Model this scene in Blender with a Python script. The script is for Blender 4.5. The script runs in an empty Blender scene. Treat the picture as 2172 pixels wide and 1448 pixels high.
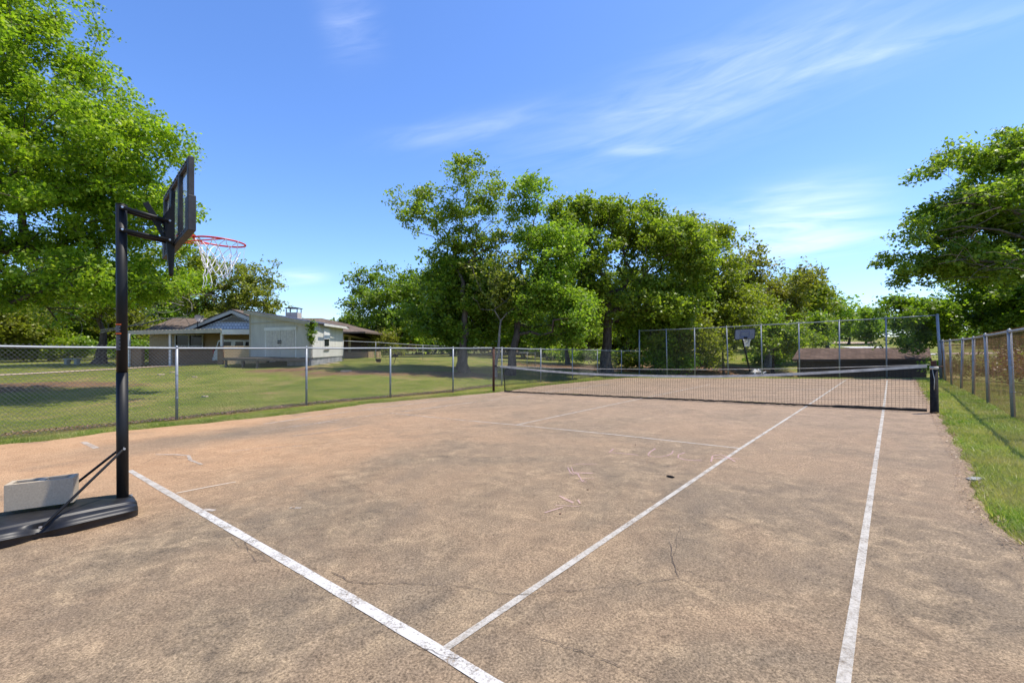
import bpy, math, random
import numpy as np
from mathutils import Vector, Matrix
random.seed(7); RNG = np.random.default_rng(7)
SC = bpy.context.scene; COL = SC.collection
# ------------------------------------------------------------------ camera
F, HY, CH = 962.0, 736.0, 1.30          # focal length in photo pixels, horizon row, eye height
SF, SR = 0.0187, 0.0170                 # fall of the court away from the eye, rise to the right
cd = bpy.data.cameras.new('camera'); cam = bpy.data.objects.new('camera', cd); COL.objects.link(cam)
cam.location = (0, 0, CH); cam.rotation_euler = (math.radians(90), 0, 0)
cd.sensor_width = 36.0; cd.lens = 36.0 * F / 2172.0; cd.shift_y = (HY - 724) / 2172.0
cd.clip_start = 0.05; cd.clip_end = 2500
SC.camera = cam
# ------------------------------------------------------------------ light
SUN = Vector((0.42, 0.06, 1.0)).normalized()
EL = math.asin(SUN.z)
sd = bpy.data.lights.new('sun', 'SUN'); sun = bpy.data.objects.new('sun', sd); COL.objects.link(sun)
sd.energy = 3.4; sd.angle = math.radians(0.53); sd.color = (1.0, 0.935, 0.83)
sun.rotation_euler = SUN.to_track_quat('Z', 'Y').to_euler()
SC.view_settings.view_transform = 'Standard'; SC.view_settings.look = 'None'
SC.view_settings.exposure = 0.92; SC.view_settings.gamma = 1.0
W = bpy.data.worlds.new('World'); SC.world = W; W.use_nodes = True

def build_world():
    nt = W.node_tree; nt.nodes.clear(); N = nt.nodes.new; L = nt.links.new
    def M(op, a, b=None, c=None):
        n = N('ShaderNodeMath'); n.operation = op
        for i, v in enumerate((a, b, c)):
            if v is None: continue
            if isinstance(v, (int, float)): n.inputs[i].default_value = v
            else: L(v, n.inputs[i])
        return n.outputs[0]
    out = N('ShaderNodeOutputWorld'); bg = N('ShaderNodeBackground'); bg.inputs[1].default_value = 0.15
    sky = N('ShaderNodeTexSky'); sky.sky_type = 'NISHITA'; sky.sun_disc = False
    sky.sun_elevation = EL; sky.sun_rotation = math.atan2(SUN.x, SUN.y)
    sky.air_density = .9; sky.dust_density = 0.55; sky.ozone_density = 2.2
    hs = N('ShaderNodeHueSaturation'); hs.inputs['Saturation'].default_value = 1.14; hs.inputs['Value'].default_value = 1.0
    tint = N('ShaderNodeMixRGB'); tint.blend_type = 'MULTIPLY'; tint.inputs[0].default_value = 1; tint.inputs[2].default_value = (.74, .80, .98, 1)
    L(sky.outputs[0], hs.inputs['Color']); L(hs.outputs[0], tint.inputs[1])
    tc = N('ShaderNodeTexCoord'); sp = N('ShaderNodeSeparateXYZ'); L(tc.outputs['Generated'], sp.inputs[0])
    az = M('ARCTAN2', sp.outputs[0], sp.outputs[1]); el = M('ARCSINE', sp.outputs[2])
    total = None
    def pa(px, py):
        x, z = (px - 1086) / F, (HY - py) / F
        return math.atan2(x, 1), math.asin(z / math.sqrt(x * x + z * z + 1))
    # wisps of cirrus: (x0,y0,x1,y1,half width,strength) as directions in the sky
    wisps = [(1120, 330, 1960, 20, 60, .42), (1340, 200, 1850, 20, 44, .42), (1700, 150, 2200, 12, 14, .62), (1560, 190, 1900, 110, 18, .2),
             (1560, 492, 1860, 462, 52, 1.1), (1530, 541, 1850, 500, 13, 1.3), (1620, 425, 1860, 405, 30, .6),
             (1290, 322, 1470, 306, 10, .6), (830, 300, 1150, 235, 20, .45), (560, 592, 690, 585, 12, 1.0), (690, 60, 800, 40, 42, .4),
             (1380, 460, 1700, 448, 28, .5), (1200, 250, 1600, 210, 16, .35)]
    for k, (x0, y0, x1, y1, w, s) in enumerate(wisps):
        a0, e0 = pa(x0, y0); a1, e1 = pa(x1, y1); ca, ce = (a0 + a1) / 2, (e0 + e1) / 2
        ln = math.hypot(a1 - a0, e1 - e0); ca_, sa_ = (a1 - a0) / ln, (e1 - e0) / ln; hl = ln * .5; hw = w / 962.0
        da = M('SUBTRACT', az, ca); de = M('SUBTRACT', el, ce)
        t = M('ADD', M('MULTIPLY', da, ca_), M('MULTIPLY', de, sa_)); n_ = M('SUBTRACT', M('MULTIPLY', de, ca_), M('MULTIPLY', da, sa_))
        cx = N('ShaderNodeCombineXYZ'); L(M('MULTIPLY', t, 5.0), cx.inputs[0]); L(M('MULTIPLY', n_, 34.0), cx.inputs[1]); cx.inputs[2].default_value = k * 3.7
        nz = N('ShaderNodeTexNoise'); nz.inputs['Scale'].default_value = 1.0; nz.inputs['Detail'].default_value = 5; nz.inputs['Roughness'].default_value = .55
        nz.inputs['Distortion'].default_value = .8; L(cx.outputs[0], nz.inputs['Vector'])
        q = M('ADD', M('POWER', M('ABSOLUTE', M('DIVIDE', t, hl)), 3.0), M('POWER', M('ABSOLUTE', M('DIVIDE', n_, hw)), 2.0))
        g = M('POWER', 2.718, M('MULTIPLY', q, -0.9))
        m = N('ShaderNodeMapRange'); L(nz.outputs[0], m.inputs[0]); m.inputs[1].default_value = .32; m.inputs[2].default_value = .78
        v = M('MULTIPLY', M('MULTIPLY', g, m.outputs[0]), s)
        total = v if total is None else M('ADD', total, v)
    tot = M('MINIMUM', M('MULTIPLY', total, .45), .8)
    mx = N('ShaderNodeMixRGB'); L(tot, mx.inputs[0]); L(tint.outputs[0], mx.inputs[1]); mx.inputs[2].default_value = (5.4, 5.7, 6.4, 1)
    L(mx.outputs[0], bg.inputs[0]); L(bg.outputs[0], out.inputs[0])
build_world()

# ------------------------------------------------------------------ geometry helpers
def G(px, py, h=0.0):
    """point of the court slab (or h above it) seen at photo pixel px,py"""
    d = (CH - h) / ((py - HY) / F - SF + SR * (px - 1086) / F)
    return np.array([(px - 1086) * d / F, d, CH - (py - HY) * d / F])
def Pt(px, py, d): return np.array([(px - 1086) * d / F, d, CH - (py - HY) * d / F])
def plane(x, y): return -SF * y + SR * x
CD = np.array([.641, .767]); CU = np.array([.767, -.641])     # along the court, across it

class MB:
    def __init__(s): s.v = []; s.f = []
    def add(s, vs, fs):
        o = len(s.v); s.v.extend([tuple(map(float, p)) for p in vs]); s.f.extend([tuple(i + o for i in f) for f in fs]); return s
    def box(s, c, size, rz=0, ax=None):
        hx, hy, hz = [a / 2 for a in size]; c_, s_ = math.cos(rz), math.sin(rz); vs = []
        for dz in (-hz, hz):
            for dx, dy in ((-hx, -hy), (hx, -hy), (hx, hy), (-hx, hy)):
                vs.append((c[0] + dx * c_ - dy * s_, c[1] + dx * s_ + dy * c_, c[2] + dz))
        return s.add(vs, [(0, 3, 2, 1), (4, 5, 6, 7), (0, 1, 5, 4), (1, 2, 6, 5), (2, 3, 7, 6), (3, 0, 4, 7)])
    def obox(s, p, q, w, h, up=(0, 0, 1)):
        """bar from p to q, w wide, h high"""
        p, q = Vector(p), Vector(q); d = (q - p).normalized(); up = Vector(up)
        sd_ = d.cross(up); sd_ = sd_.normalized() if sd_.length > 1e-6 else Vector((1, 0, 0)); u = sd_.cross(d).normalized()
        vs = []
        for c in (p, q):
            for a, b in ((-1, -1), (1, -1), (1, 1), (-1, 1)): vs.append(c + sd_ * a * w / 2 + u * b * h / 2)
        return s.add(vs, [(0, 1, 2, 3), (4, 7, 6, 5), (0, 4, 5, 1), (1, 5, 6, 2), (2, 6, 7, 3), (3, 7, 4, 0)])
    def tube(s, pts, r, n=8, cap=True, closed=False):
        pts = [Vector(p) for p in pts]; m = len(pts)
        rs = [r] * m if isinstance(r, (int, float)) else list(r)
        prev = None; vs = []
        for i, p in enumerate(pts):
            if closed: t = pts[(i + 1) % m] - pts[i - 1]
            else: t = pts[min(i + 1, m - 1)] - pts[max(i - 1, 0)]
            t = t.normalized() if t.length > 1e-9 else Vector((0, 0, 1))
            if prev is None:
                a = Vector((0, 0, 1)) if abs(t.z) < .9 else Vector((1, 0, 0)); x = t.cross(a).normalized()
            else:
                x = prev - t * prev.dot(t); x = x.normalized() if x.length > 1e-6 else t.orthogonal().normalized()
            prev = x; y = t.cross(x)
            for k in range(n):
                a = 2 * math.pi * k / n; vs.append(p + (x * math.cos(a) + y * math.sin(a)) * rs[i])
        fs = []
        for i in range(m if closed else m - 1):
            j = (i + 1) % m
            for k in range(n): fs.append((i * n + k, i * n + (k + 1) % n, j * n + (k + 1) % n, j * n + k))
        if cap and not closed: fs.append(tuple(range(n))[::-1]); fs.append(tuple((m - 1) * n + k for k in range(n)))
        return s.add(vs, fs)
    def prism(s, poly, d):
        """closed outline poly (3-D points) pushed along vector d"""
        n = len(poly); d = np.array(d, float); a = [np.array(p, float) for p in poly]
        return s.add(a + [p + d for p in a], [tuple(range(n))[::-1], tuple(range(n, 2 * n))] + [(i, (i + 1) % n, n + (i + 1) % n, n + i) for i in range(n)])
    def build(s, name, mat, parent=None, smooth=False, bevel=0):
        me = bpy.data.meshes.new(name); me.from_pydata(s.v, [], s.f); me.update()
        return link(name, me, mat, parent, smooth, bevel)

def link(name, me, mat, parent=None, smooth=False, bevel=0):
    if mat is not None: me.materials.append(mat)
    if smooth: me.polygons.foreach_set('use_smooth', [True] * len(me.polygons))
    o = bpy.data.objects.new(name, me); COL.objects.link(o)
    if parent is not None:
        o.parent = parent      # children are written in world coordinates; shift them into the thing's frame
        off = world_off(parent)
        if off.length > 0: me.transform(Matrix.Translation(-off))
    if bevel:
        b = o.modifiers.new('bevel', 'BEVEL'); b.width = bevel; b.segments = 2; b.limit_method = 'ANGLE'
    return o
def world_off(p):
    v = Vector((0, 0, 0))
    while p is not None: v += Vector(p.location); p = p.parent
    return v
def thing(name, label, cat, loc=(0, 0, 0), group=None):
    o = bpy.data.objects.new(name, None); COL.objects.link(o); o.location = tuple(float(a) for a in loc); o.empty_display_size = .3
    o['label'] = label; o['category'] = cat
    if group: o['group'] = group
    return o
def tag(o, label, cat, group=None):
    o['label'] = label; o['category'] = cat
    if group: o['group'] = group
    return o
def struct(o): o['kind'] = 'structure'; return o
def npmesh(name, V, k, mats):
    """V: (n*k,3) vertices of n separate k-gons"""
    n = len(V) // k; me = bpy.data.meshes.new(name)
    me.vertices.add(n * k); me.vertices.foreach_set('co', np.ascontiguousarray(V, dtype=np.float32).ravel())
    me.loops.add(n * k); me.loops.foreach_set('vertex_index', np.arange(n * k, dtype=np.int32))
    me.polygons.add(n); me.polygons.foreach_set('loop_start', np.arange(0, n * k, k, dtype=np.int32)); me.polygons.foreach_set('loop_total', np.full(n, k, dtype=np.int32))
    me.update(calc_edges=True); me.validate()
    return me

# ------------------------------------------------------------------ materials
class NT:
    def __init__(s, name):
        s.m = bpy.data.materials.new(name); s.m.use_nodes = True; s.nt = s.m.node_tree; s.nt.nodes.clear()
        s.out = s.n('ShaderNodeOutputMaterial'); s.geo = None
    def n(s, t): return s.nt.nodes.new(t)
    def l(s, a, b): s.nt.links.new(a, b)
    def pos(s):
        if s.geo is None: s.geo = s.n('ShaderNodeNewGeometry')
        return s.geo.outputs['Position']
    def objco(s): return s.n('ShaderNodeTexCoord').outputs['Object']
    def noise(s, scale, detail=4, rough=.55, dist=0, vec=None, sc3=None):
        n = s.n('ShaderNodeTexNoise'); n.inputs['Scale'].default_value = scale; n.inputs['Detail'].default_value = detail
        n.inputs['Roughness'].default_value = rough; n.inputs['Distortion'].default_value = dist
        v = vec or s.pos()
        if sc3:
            mp = s.n('ShaderNodeMapping'); mp.inputs['Scale'].default_value = sc3; s.l(v, mp.inputs[0]); v = mp.outputs[0]
        s.l(v, n.inputs['Vector']); return n.outputs[0]
    def ramp(s, fac, stops, interp='LINEAR'):
        r = s.n('ShaderNodeValToRGB'); e = r.color_ramp.elements; r.color_ramp.interpolation = interp
        while len(e) > len(stops): e.remove(e[-1])
        while len(e) < len(stops): e.new(.5)
        for i, (p, c) in enumerate(stops): e[i].position = p; e[i].color = tuple(c) + (1,) if not isinstance(c, (int, float)) else (c, c, c, 1)
        s.l(fac, r.inputs[0]); return r.outputs[0]
    def mix(s, f, a, b, mode='MIX'):
        m = s.n('ShaderNodeMixRGB'); m.blend_type = mode
        for i, v in enumerate((f, a, b)):
            if isinstance(v, (int, float)): m.inputs[i].default_value = v if i == 0 else (v, v, v, 1)
            elif isinstance(v, tuple): m.inputs[i].default_value = v + (1,) if len(v) == 3 else v
            else: s.l(v, m.inputs[i])
        return m.outputs[0]
    def math(s, op, a, b=None):
        n = s.n('ShaderNodeMath'); n.operation = op
        for i, v in enumerate((a, b)):
            if v is None: continue
            if isinstance(v, (int, float)): n.inputs[i].default_value = v
            else: s.l(v, n.inputs[i])
        return n.outputs[0]
    def bsdf(s, col, rough=.7, spec=.3, metal=0, bump=None, bd=.02, bs=.5):
        b = s.n('ShaderNodeBsdfPrincipled')
        if isinstance(col, tuple): b.inputs['Base Color'].default_value = col + (1,)
        else: s.l(col, b.inputs['Base Color'])
        if isinstance(rough, (int, float)): b.inputs['Roughness'].default_value = rough
        else: s.l(rough, b.inputs['Roughness'])
        b.inputs['Specular IOR Level'].default_value = spec; b.inputs['Metallic'].default_value = metal
        if bump is not None:
            bn = s.n('ShaderNodeBump'); bn.inputs['Strength'].default_value = bs; bn.inputs['Distance'].default_value = bd
            s.l(bump, bn.inputs['Height']); s.l(bn.outputs[0], b.inputs['Normal'])
        s.b = b; s.l(b.outputs[0], s.out.inputs[0]); return s.m

def simple(name, c, rough=.6, spec=.3, metal=0, var=.15, scale=8, bump=0, bd=.01):
    t = NT(name); n = t.noise(scale, 5)
    d = tuple(max(0, x * (1 - var)) for x in c); u = tuple(min(1, x * (1 + var)) for x in c)
    return t.bsdf(t.ramp(n, [(.3, d), (.7, u)]), rough, spec, metal, bump=(t.noise(scale * 6, 4) if bump else None), bs=bump, bd=bd)

def mat_court():
    t = NT('court_concrete')
    fine = t.noise(85, 3, .75); fine2 = t.noise(230, 2, .7); fine3 = t.noise(34, 4, .7); med = t.noise(5.5, 6, .68, .5); big = t.noise(.42, 5, .6, .6); big2 = t.noise(1.1, 6, .65, .8)
    c1 = t.ramp(med, [(.30, (.125, .098, .075)), (.5, (.225, .172, .122)), (.68, (.36, .272, .185))])
    c = t.mix(t.ramp(big2, [(.40, 0.0), (.64, .58)]), c1, (.160, .128, .100))
    c = t.mix(t.ramp(big, [(.42, 0.0), (.60, .5)]), c, (.33, .225, .148))
    # clay washed over the low left side of the slab
    sp = t.n('ShaderNodeSeparateXYZ'); t.l(t.pos(), sp.inputs[0])
    lat = t.math('ADD', t.math('MULTIPLY', sp.outputs[0], .767), t.math('MULTIPLY', sp.outputs[1], -.641))     # across the court
    lon = t.math('ADD', t.math('MULTIPLY', sp.outputs[0], .641), t.math('MULTIPLY', sp.outputs[1], .767))
    wob = t.math('MULTIPLY', t.math('SUBTRACT', t.noise(.33, 4, .6, .5), .5), 7.0)
    m = t.n('ShaderNodeMapRange'); t.l(t.math('ADD', lat, wob), m.inputs[0]); m.inputs[1].default_value = -4.2; m.inputs[2].default_value = -8.2
    m2 = t.n('ShaderNodeMapRange'); t.l(lon, m2.inputs[0]); m2.inputs[1].default_value = 9.5; m2.inputs[2].default_value = 3.5
    g1 = t.math('POWER', t.math('ABSOLUTE', t.math('DIVIDE', t.math('ADD', lon, -3.3), 2.3)), 2.0); g2 = t.math('POWER', t.math('ABSOLUTE', t.math('DIVIDE', t.math('ADD', t.math('ADD', lat, 8.8), t.math('MULTIPLY', t.math('SUBTRACT', t.noise(.9, 4), .5), 1.6)), .95)), 2.0)
    bare = t.math('POWER', 2.718, t.math('MULTIPLY', t.math('ADD', g1, g2), -1.3))
    clay = t.math('MULTIPLY', t.math('MULTIPLY', m.outputs[0], m2.outputs[0]), t.math('SUBTRACT', 1.0, t.math('MULTIPLY', bare, .95)))
    c = t.mix(t.math('MULTIPLY', clay, .85), c, t.ramp(t.noise(2.2, 5, .7), [(.3, (.40, .235, .135)), (.7, (.52, .33, .20))]))
    c = t.mix(t.math('MULTIPLY', bare, .6), c, t.ramp(t.noise(3, 5, .7), [(.3, (.15, .115, .09)), (.7, (.24, .19, .15))]))
    # paler and pinker towards the far half
    m3 = t.n('ShaderNodeMapRange'); t.l(lon, m3.inputs[0]); m3.inputs[1].default_value = 3.0; m3.inputs[2].default_value = 11.0
    c = t.mix(t.math('MULTIPLY', m3.outputs[0], .6), c, t.ramp(t.noise(1.6, 6, .7, 1.2), [(.3, (.25, .185, .145)), (.72, (.42, .305, .235))]))
    st = t.ramp(t.noise(.8, 5, .6, .9, sc3=(1, 1, 1)), [(.54, 0.0), (.68, .5)])
    c = t.mix(st, c, (.155, .125, .10))
    c = t.mix(t.ramp(fine3, [(.3, .0), (.7, .55)]), c, t.mix(1.0, c, 1.22, 'MULTIPLY'))
    g = t.ramp(fine, [(.32, .42), (.5, .98), (.69, 1.6)]); c = t.mix(1.0, c, g, 'MULTIPLY')
    g = t.ramp(fine2, [(.25, .66), (.75, 1.35)]); c = t.mix(1.0, c, g, 'MULTIPLY')
    c = t.mix(1.0, c, (.855, .835, .745), 'MULTIPLY')
    return t.bsdf(c, .9, .15, bump=t.math('ADD', fine, t.math('MULTIPLY', fine2, .5)), bd=.006, bs=.55)
def mat_paint(name, c, wear=.5, soft=.12, sc=26, mxa=1.0):
    t = NT(name); n = t.noise(sc, 6, .72); n2 = t.noise(sc * .12, 4, .6)
    f = t.math('ADD', t.math('MULTIPLY', n, .7), t.math('MULTIPLY', n2, .5))
    a = t.ramp(f, [(max(0, wear - soft), 0.0), (wear + soft, 1.0)])
    b = t.n('ShaderNodeBsdfPrincipled'); b.inputs['Roughness'].default_value = .8
    t.l(t.ramp(t.noise(150, 3), [(.3, tuple(x * .8 for x in c)), (.7, c)]), b.inputs['Base Color'])
    tr = t.n('ShaderNodeBsdfTransparent'); mx = t.n('ShaderNodeMixShader'); t.l(t.math('MULTIPLY', a, mxa), mx.inputs[0]); t.l(tr.outputs[0], mx.inputs[1]); t.l(b.outputs[0], mx.inputs[2])
    t.l(mx.outputs[0], t.out.inputs[0]); return t.m
def mat_ground():
    t = NT('lawn_ground'); at = t.n('ShaderNodeAttribute'); at.attribute_name = 'soil'
    a = t.noise(.55, 6, .62, .6); b = t.noise(4, 5, .7); f = t.noise(38, 4, .8)
    g = t.ramp(a, [(.32, (.080, .120, .014)), (.48, (.145, .175, .024)), (.60, (.22, .205, .055)), (.70, (.31, .20, .10))])
    g = t.mix(t.ramp(b, [(.42, 0.0), (.7, .6)]), g, (.16, .135, .055))
    g = t.mix(1.0, g, t.ramp(f, [(.25, .45), (.75, 1.6)]), 'MULTIPLY')
    s = t.ramp(t.noise(2.5, 6, .7), [(.3, (.10, .055, .028)), (.7, (.25, .15, .085))]); s = t.mix(1.0, s, t.ramp(f, [(.25, .5), (.75, 1.5)]), 'MULTIPLY')
    k = t.math('ADD', at.outputs['Fac'], t.math('MULTIPLY', t.math('SUBTRACT', t.noise(1.3, 5, .7), .5), .9))
    return t.bsdf(t.mix(t.ramp(k, [(.38, 0.0), (.62, 1.0)]), g, s), .95, .1, bump=f, bd=.04, bs=.8)
def mat_leaf(name, c0, c1, c2, trans=.45, patch=None):
    t = NT(name); geo = t.n('ShaderNodeNewGeometry')
    r = t.ramp(geo.outputs['Random Per Island'], [(0, c0), (.5, c1), (1, c2)])
    n = t.ramp(t.noise(.9, 3), [(.3, .72), (.7, 1.25)]); c = t.mix(1.0, r, n, 'MULTIPLY'); oi = t.n('ShaderNodeObjectInfo'); hv = t.n('ShaderNodeHueSaturation'); t.l(t.math('ADD', t.math('MULTIPLY', oi.outputs['Random'], .035), .480), hv.inputs['Hue']); t.l(t.math('ADD', t.math('MULTIPLY', oi.outputs['Random'], .3), .88), hv.inputs['Value']); t.l(c, hv.inputs['Color']); c = hv.outputs[0]
    if patch: c = t.mix(t.ramp(t.noise(1.7, 5, .7), [(.42, .0), (.68, .75)]), c, patch); c = t.mix(t.ramp(t.noise(.38, 4, .6, .5), [(.46, .0), (.66, .7)]), c, patch)
    d = t.n('ShaderNodeBsdfPrincipled'); t.l(c, d.inputs['Base Color']); d.inputs['Roughness'].default_value = .42; d.inputs['Specular IOR Level'].default_value = .32
    tr = t.n('ShaderNodeBsdfTranslucent'); t.l(t.mix(1.0, c, (1.35, 1.5, .55), 'MULTIPLY'), tr.inputs['Color'])
    mx = t.n('ShaderNodeMixShader'); mx.inputs[0].default_value = trans; t.l(d.outputs[0], mx.inputs[1]); t.l(tr.outputs[0], mx.inputs[2])
    t.l(mx.outputs[0], t.out.inputs[0]); return t.m
def mat_brick(name, dirv, cols, mortar=(.42, .36, .28)):
    t = NT(name); sp = t.n('ShaderNodeSeparateXYZ'); t.l(t.pos(), sp.inputs[0])
    h = t.math('ADD', t.math('MULTIPLY', sp.outputs[0], dirv[0]), t.math('MULTIPLY', sp.outputs[1], dirv[1]))
    cx = t.n('ShaderNodeCombineXYZ'); t.l(h, cx.inputs[0]); t.l(sp.outputs[2], cx.inputs[1])
    b = t.n('ShaderNodeTexBrick'); t.l(cx.outputs[0], b.inputs[0]); b.inputs['Scale'].default_value = 1; b.inputs['Brick Width'].default_value = .30; b.inputs['Row Height'].default_value = .10
    b.inputs['Mortar Size'].default_value = .012; b.inputs['Color1'].default_value = cols[0] + (1,); b.inputs['Color2'].default_value = cols[1] + (1,); b.inputs['Mortar'].default_value = mortar + (1,)
    c = t.mix(.35, b.outputs[0], t.ramp(t.noise(9, 4), [(.3, cols[0]), (.7, cols[1])]))
    return t.bsdf(c, .9, .1, bump=b.outputs['Fac'], bd=-.01)
def mat_planks(name, dirv, c, w=.2):
    """vertical grooved board siding"""
    t = NT(name); sp = t.n('ShaderNodeSeparateXYZ'); t.l(t.pos(), sp.inputs[0])
    h = t.math('ADD', t.math('MULTIPLY', sp.outputs[0], dirv[0]), t.math('MULTIPLY', sp.outputs[1], dirv[1]))
    fr = t.math('FRACT', t.math('DIVIDE', h, w)); e_ = min(.05, .012 / w); gr = t.ramp(fr, [(0, 1.0), (e_, 0.0), (1 - e_, 0.0), (1, 1.0)])
    st = t.noise(3, 5, .7, sc3=(1, 1, .25))
    c1 = t.ramp(st, [(.3, tuple(x * .78 for x in c)), (.7, c)])
    return t.bsdf(t.mix(gr, c1, tuple(x * .35 for x in c)), .8, .2, bump=gr, bd=-.01)
def mat_shingle(name, c, dirv=(1, 0)):
    t = NT(name); sp = t.n('ShaderNodeSeparateXYZ'); t.l(t.pos(), sp.inputs[0])
    h = t.math('ADD', t.math('MULTIPLY', sp.outputs[0], dirv[0]), t.math('MULTIPLY', sp.outputs[1], dirv[1]))
    cx = t.n('ShaderNodeCombineXYZ'); t.l(h, cx.inputs[0]); t.l(t.math('MULTIPLY', sp.outputs[2], 2.2), cx.inputs[1])
    b = t.n('ShaderNodeTexBrick'); t.l(cx.outputs[0], b.inputs[0]); b.inputs['Scale'].default_value = 1; b.inputs['Brick Width'].default_value = .3; b.inputs['Row Height'].default_value = .16; b.inputs['Mortar Size'].default_value = .012
    b.inputs['Color1'].default_value = tuple(x * .8 for x in c) + (1,); b.inputs['Color2'].default_value = tuple(x * 1.15 for x in c) + (1,); b.inputs['Mortar'].default_value = tuple(x * .5 for x in c) + (1,)
    cc = t.mix(1.0, b.outputs[0], t.ramp(t.noise(1.2, 5, .65, .5), [(.3, .7), (.7, 1.3)]), 'MULTIPLY')
    return t.bsdf(cc, .95, .1, bump=t.noise(40, 3), bd=.01)
def mat_bark(name, c):
    t = NT(name); n = t.noise(9, 6, .7, .4, sc3=(1, 1, .22)); f = t.noise(2, 3)
    cc = t.mix(1.0, t.ramp(n, [(.35, tuple(x * .45 for x in c)), (.65, tuple(x * 1.3 for x in c))]), t.ramp(f, [(.3, .75), (.7, 1.2)]), 'MULTIPLY')
    return t.bsdf(cc, .95, .1, bump=n, bd=.03, bs=.9)
def mat_glass(name, c=(.015, .02, .018)):
    t = NT(name); return t.bsdf(c, .10, .35)

M = {}
M['court'] = mat_court(); M['ground'] = mat_ground()
M['paint_bold'] = mat_paint('bright_line_paint', (.56, .53, .475), .52, .10, 70)
M['paint'] = mat_paint('worn_line_paint', (.52, .48, .41), .50, .16, 60, .88)
M['paint_thin'] = mat_paint('faded_line_paint', (.50, .43, .35), .60, .16, 14)
M['chalk'] = mat_paint('pink_chalk', (.74, .47, .46), .30, .14, 60, .42)
M['crack'] = mat_paint('crack_dirt', (.06, .042, .03), .53, .10, 12)
M['galv'] = simple('galvanised_steel', (.27, .29, .31), .5, .4, .35, .12, 20)
M['galv_dull'] = simple('dull_galvanised_wire', (.15, .15, .14), .55, .4, .35, .2, 30)
M['rust_wire'] = simple('rusty_wire', (.20, .115, .055), .8, .2, .1, .45, 3)
M['black_metal'] = simple('black_painted_steel', (.009, .009, .009), .5, .28, 0, .3, 5, .05, .002)
M['black_plastic'] = simple('black_moulded_plastic', (.013, .013, .014), .45, .4, 0, .4, 9, .15, .002)
M['pad'] = simple('grey_black_board_padding', (.035, .034, .036), .6, .3, 0, .35, 14, .2, .003)
M['zinc'] = simple('zinc_bolt', (.6, .6, .6), .35, .5, .8, .1)
M['red'] = simple('red_rim_paint', (.55, .035, .012), .4, .5, 0, .2, 20)
M['cord'] = simple('white_net_cord', (.75, .75, .74), .8, .2, 0, .12, 30)
M['block'] = simple('cinder_block_concrete', (.42, .345, .245), .95, .1, 0, .12, 90, .6, .004)
M['core_shade'] = simple('cinder_block_core_shade', (.05, .045, .04), .95, .1, 0, .25, 60, .5, .004)
_t = NT('clear_acrylic'); _p = _t.n('ShaderNodeBsdfPrincipled'); _p.inputs['Base Color'].default_value = (.6, .65, .62, 1); _p.inputs['Roughness'].default_value = .15; _r = _t.n('ShaderNodeBsdfTransparent'); _x = _t.n('ShaderNodeMixShader'); _x.inputs[0].default_value = .35
_t.l(_r.outputs[0], _x.inputs[1]); _t.l(_p.outputs[0], _x.inputs[2]); _t.l(_x.outputs[0], _t.out.inputs[0]); M['acrylic'] = _t.m
M['orange'] = simple('orange_label', (.75, .13, .02), .5, .3, 0, .1)
M['white'] = simple('white_print', (.32, .32, .33), .6, .3, 0, .1)
M['net_black'] = simple('black_net_twine', (.018, .017, .016), .8, .2, 0, .2)
M['band'] = simple('dirty_white_headband', (.62, .56, .47), .8, .2, 0, .25, 6)
M['rustpost'] = simple('rust_brown_post', (.075, .030, .018), .7, .3, .1, .4, 14, .3, .003)
M['blackpost'] = simple('black_weathered_wood', (.022, .018, .016), .8, .2, 0, .5, 14, .5, .005)
M['bark'] = mat_bark('dark_oak_bark', (.12, .092, .072)); M['bark2'] = mat_bark('grey_oak_bark', (.22, .19, .165)); M['deadwood'] = mat_bark('bleached_branch', (.30, .27, .24))
M['leafA'] = mat_leaf('bright_spring_leaf', (.11, .18, .012), (.21, .29, .022), (.33, .38, .045), .52)
M['leafB'] = mat_leaf('oak_leaf_green', (.115, .18, .016), (.205, .28, .028), (.31, .36, .06), .48)
M['leafC'] = mat_leaf('olive_leaf', (.13, .16, .024), (.22, .25, .038), (.32, .32, .07), .46)
M['leafD'] = mat_leaf('deep_green_leaf', (.085, .165, .016), (.16, .26, .024), (.25, .34, .045), .48)
M['leafE'] = mat_leaf('yellow_green_leaf', (.12, .15, .016), (.20, .235, .030), (.28, .29, .055), .5)
M['leafR'] = mat_leaf('dry_russet_leaf', (.10, .035, .010), (.19, .075, .020), (.16, .13, .022), .3)
M['grassA'] = mat_leaf('lawn_blade', (.09, .14, .014), (.175, .215, .026), (.30, .28, .07), .35, (.33, .25, .12))
M['grassB'] = mat_leaf('lush_blade', (.08, .15, .014), (.18, .26, .028), (.42, .39, .15), .4, (.46, .38, .19))
M['litter'] = mat_leaf('dead_leaf_litter', (.10, .055, .03), (.24, .14, .08), (.42, .28, .17), .1)
M['fascia'] = simple('tan_fascia', (.42, .37, .28), .7, .3, 0, .12, 2)
M['cream'] = simple('cream_paint', (.55, .50, .40), .7, .3, 0, .12, 2)
M['white_trim'] = simple('white_trim', (.68, .66, .60), .6, .3, 0, .1, 2)
M['roof'] = mat_shingle('brown_asphalt_shingle', (.155, .118, .092)); M['roof2'] = mat_shingle('red_brown_shingle', (.115, .078, .060))
M['gable'] = None
M['dark'] = simple('carport_shade_wall', (.035, .024, .018), .9, .1)  # near-black colour holds the shade under the carport
M['glass'] = mat_glass('window_glass'); M['carglass'] = mat_glass('car_glass', (.012, .013, .014))
M['carwhite'] = simple('white_car_paint', (.55, .54, .50), .3, .5, 0, .04); M['tyre'] = simple('tyre_rubber', (.015, .015, .015), .9, .2)
M['deck'] = simple('grey_deck_wood', (.17, .14, .11), .9, .1, 0, .35, 12, .4); M['concrete'] = simple('grey_foundation', (.30, .30, .30), .9, .1, 0, .4, 3, .4)
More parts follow.
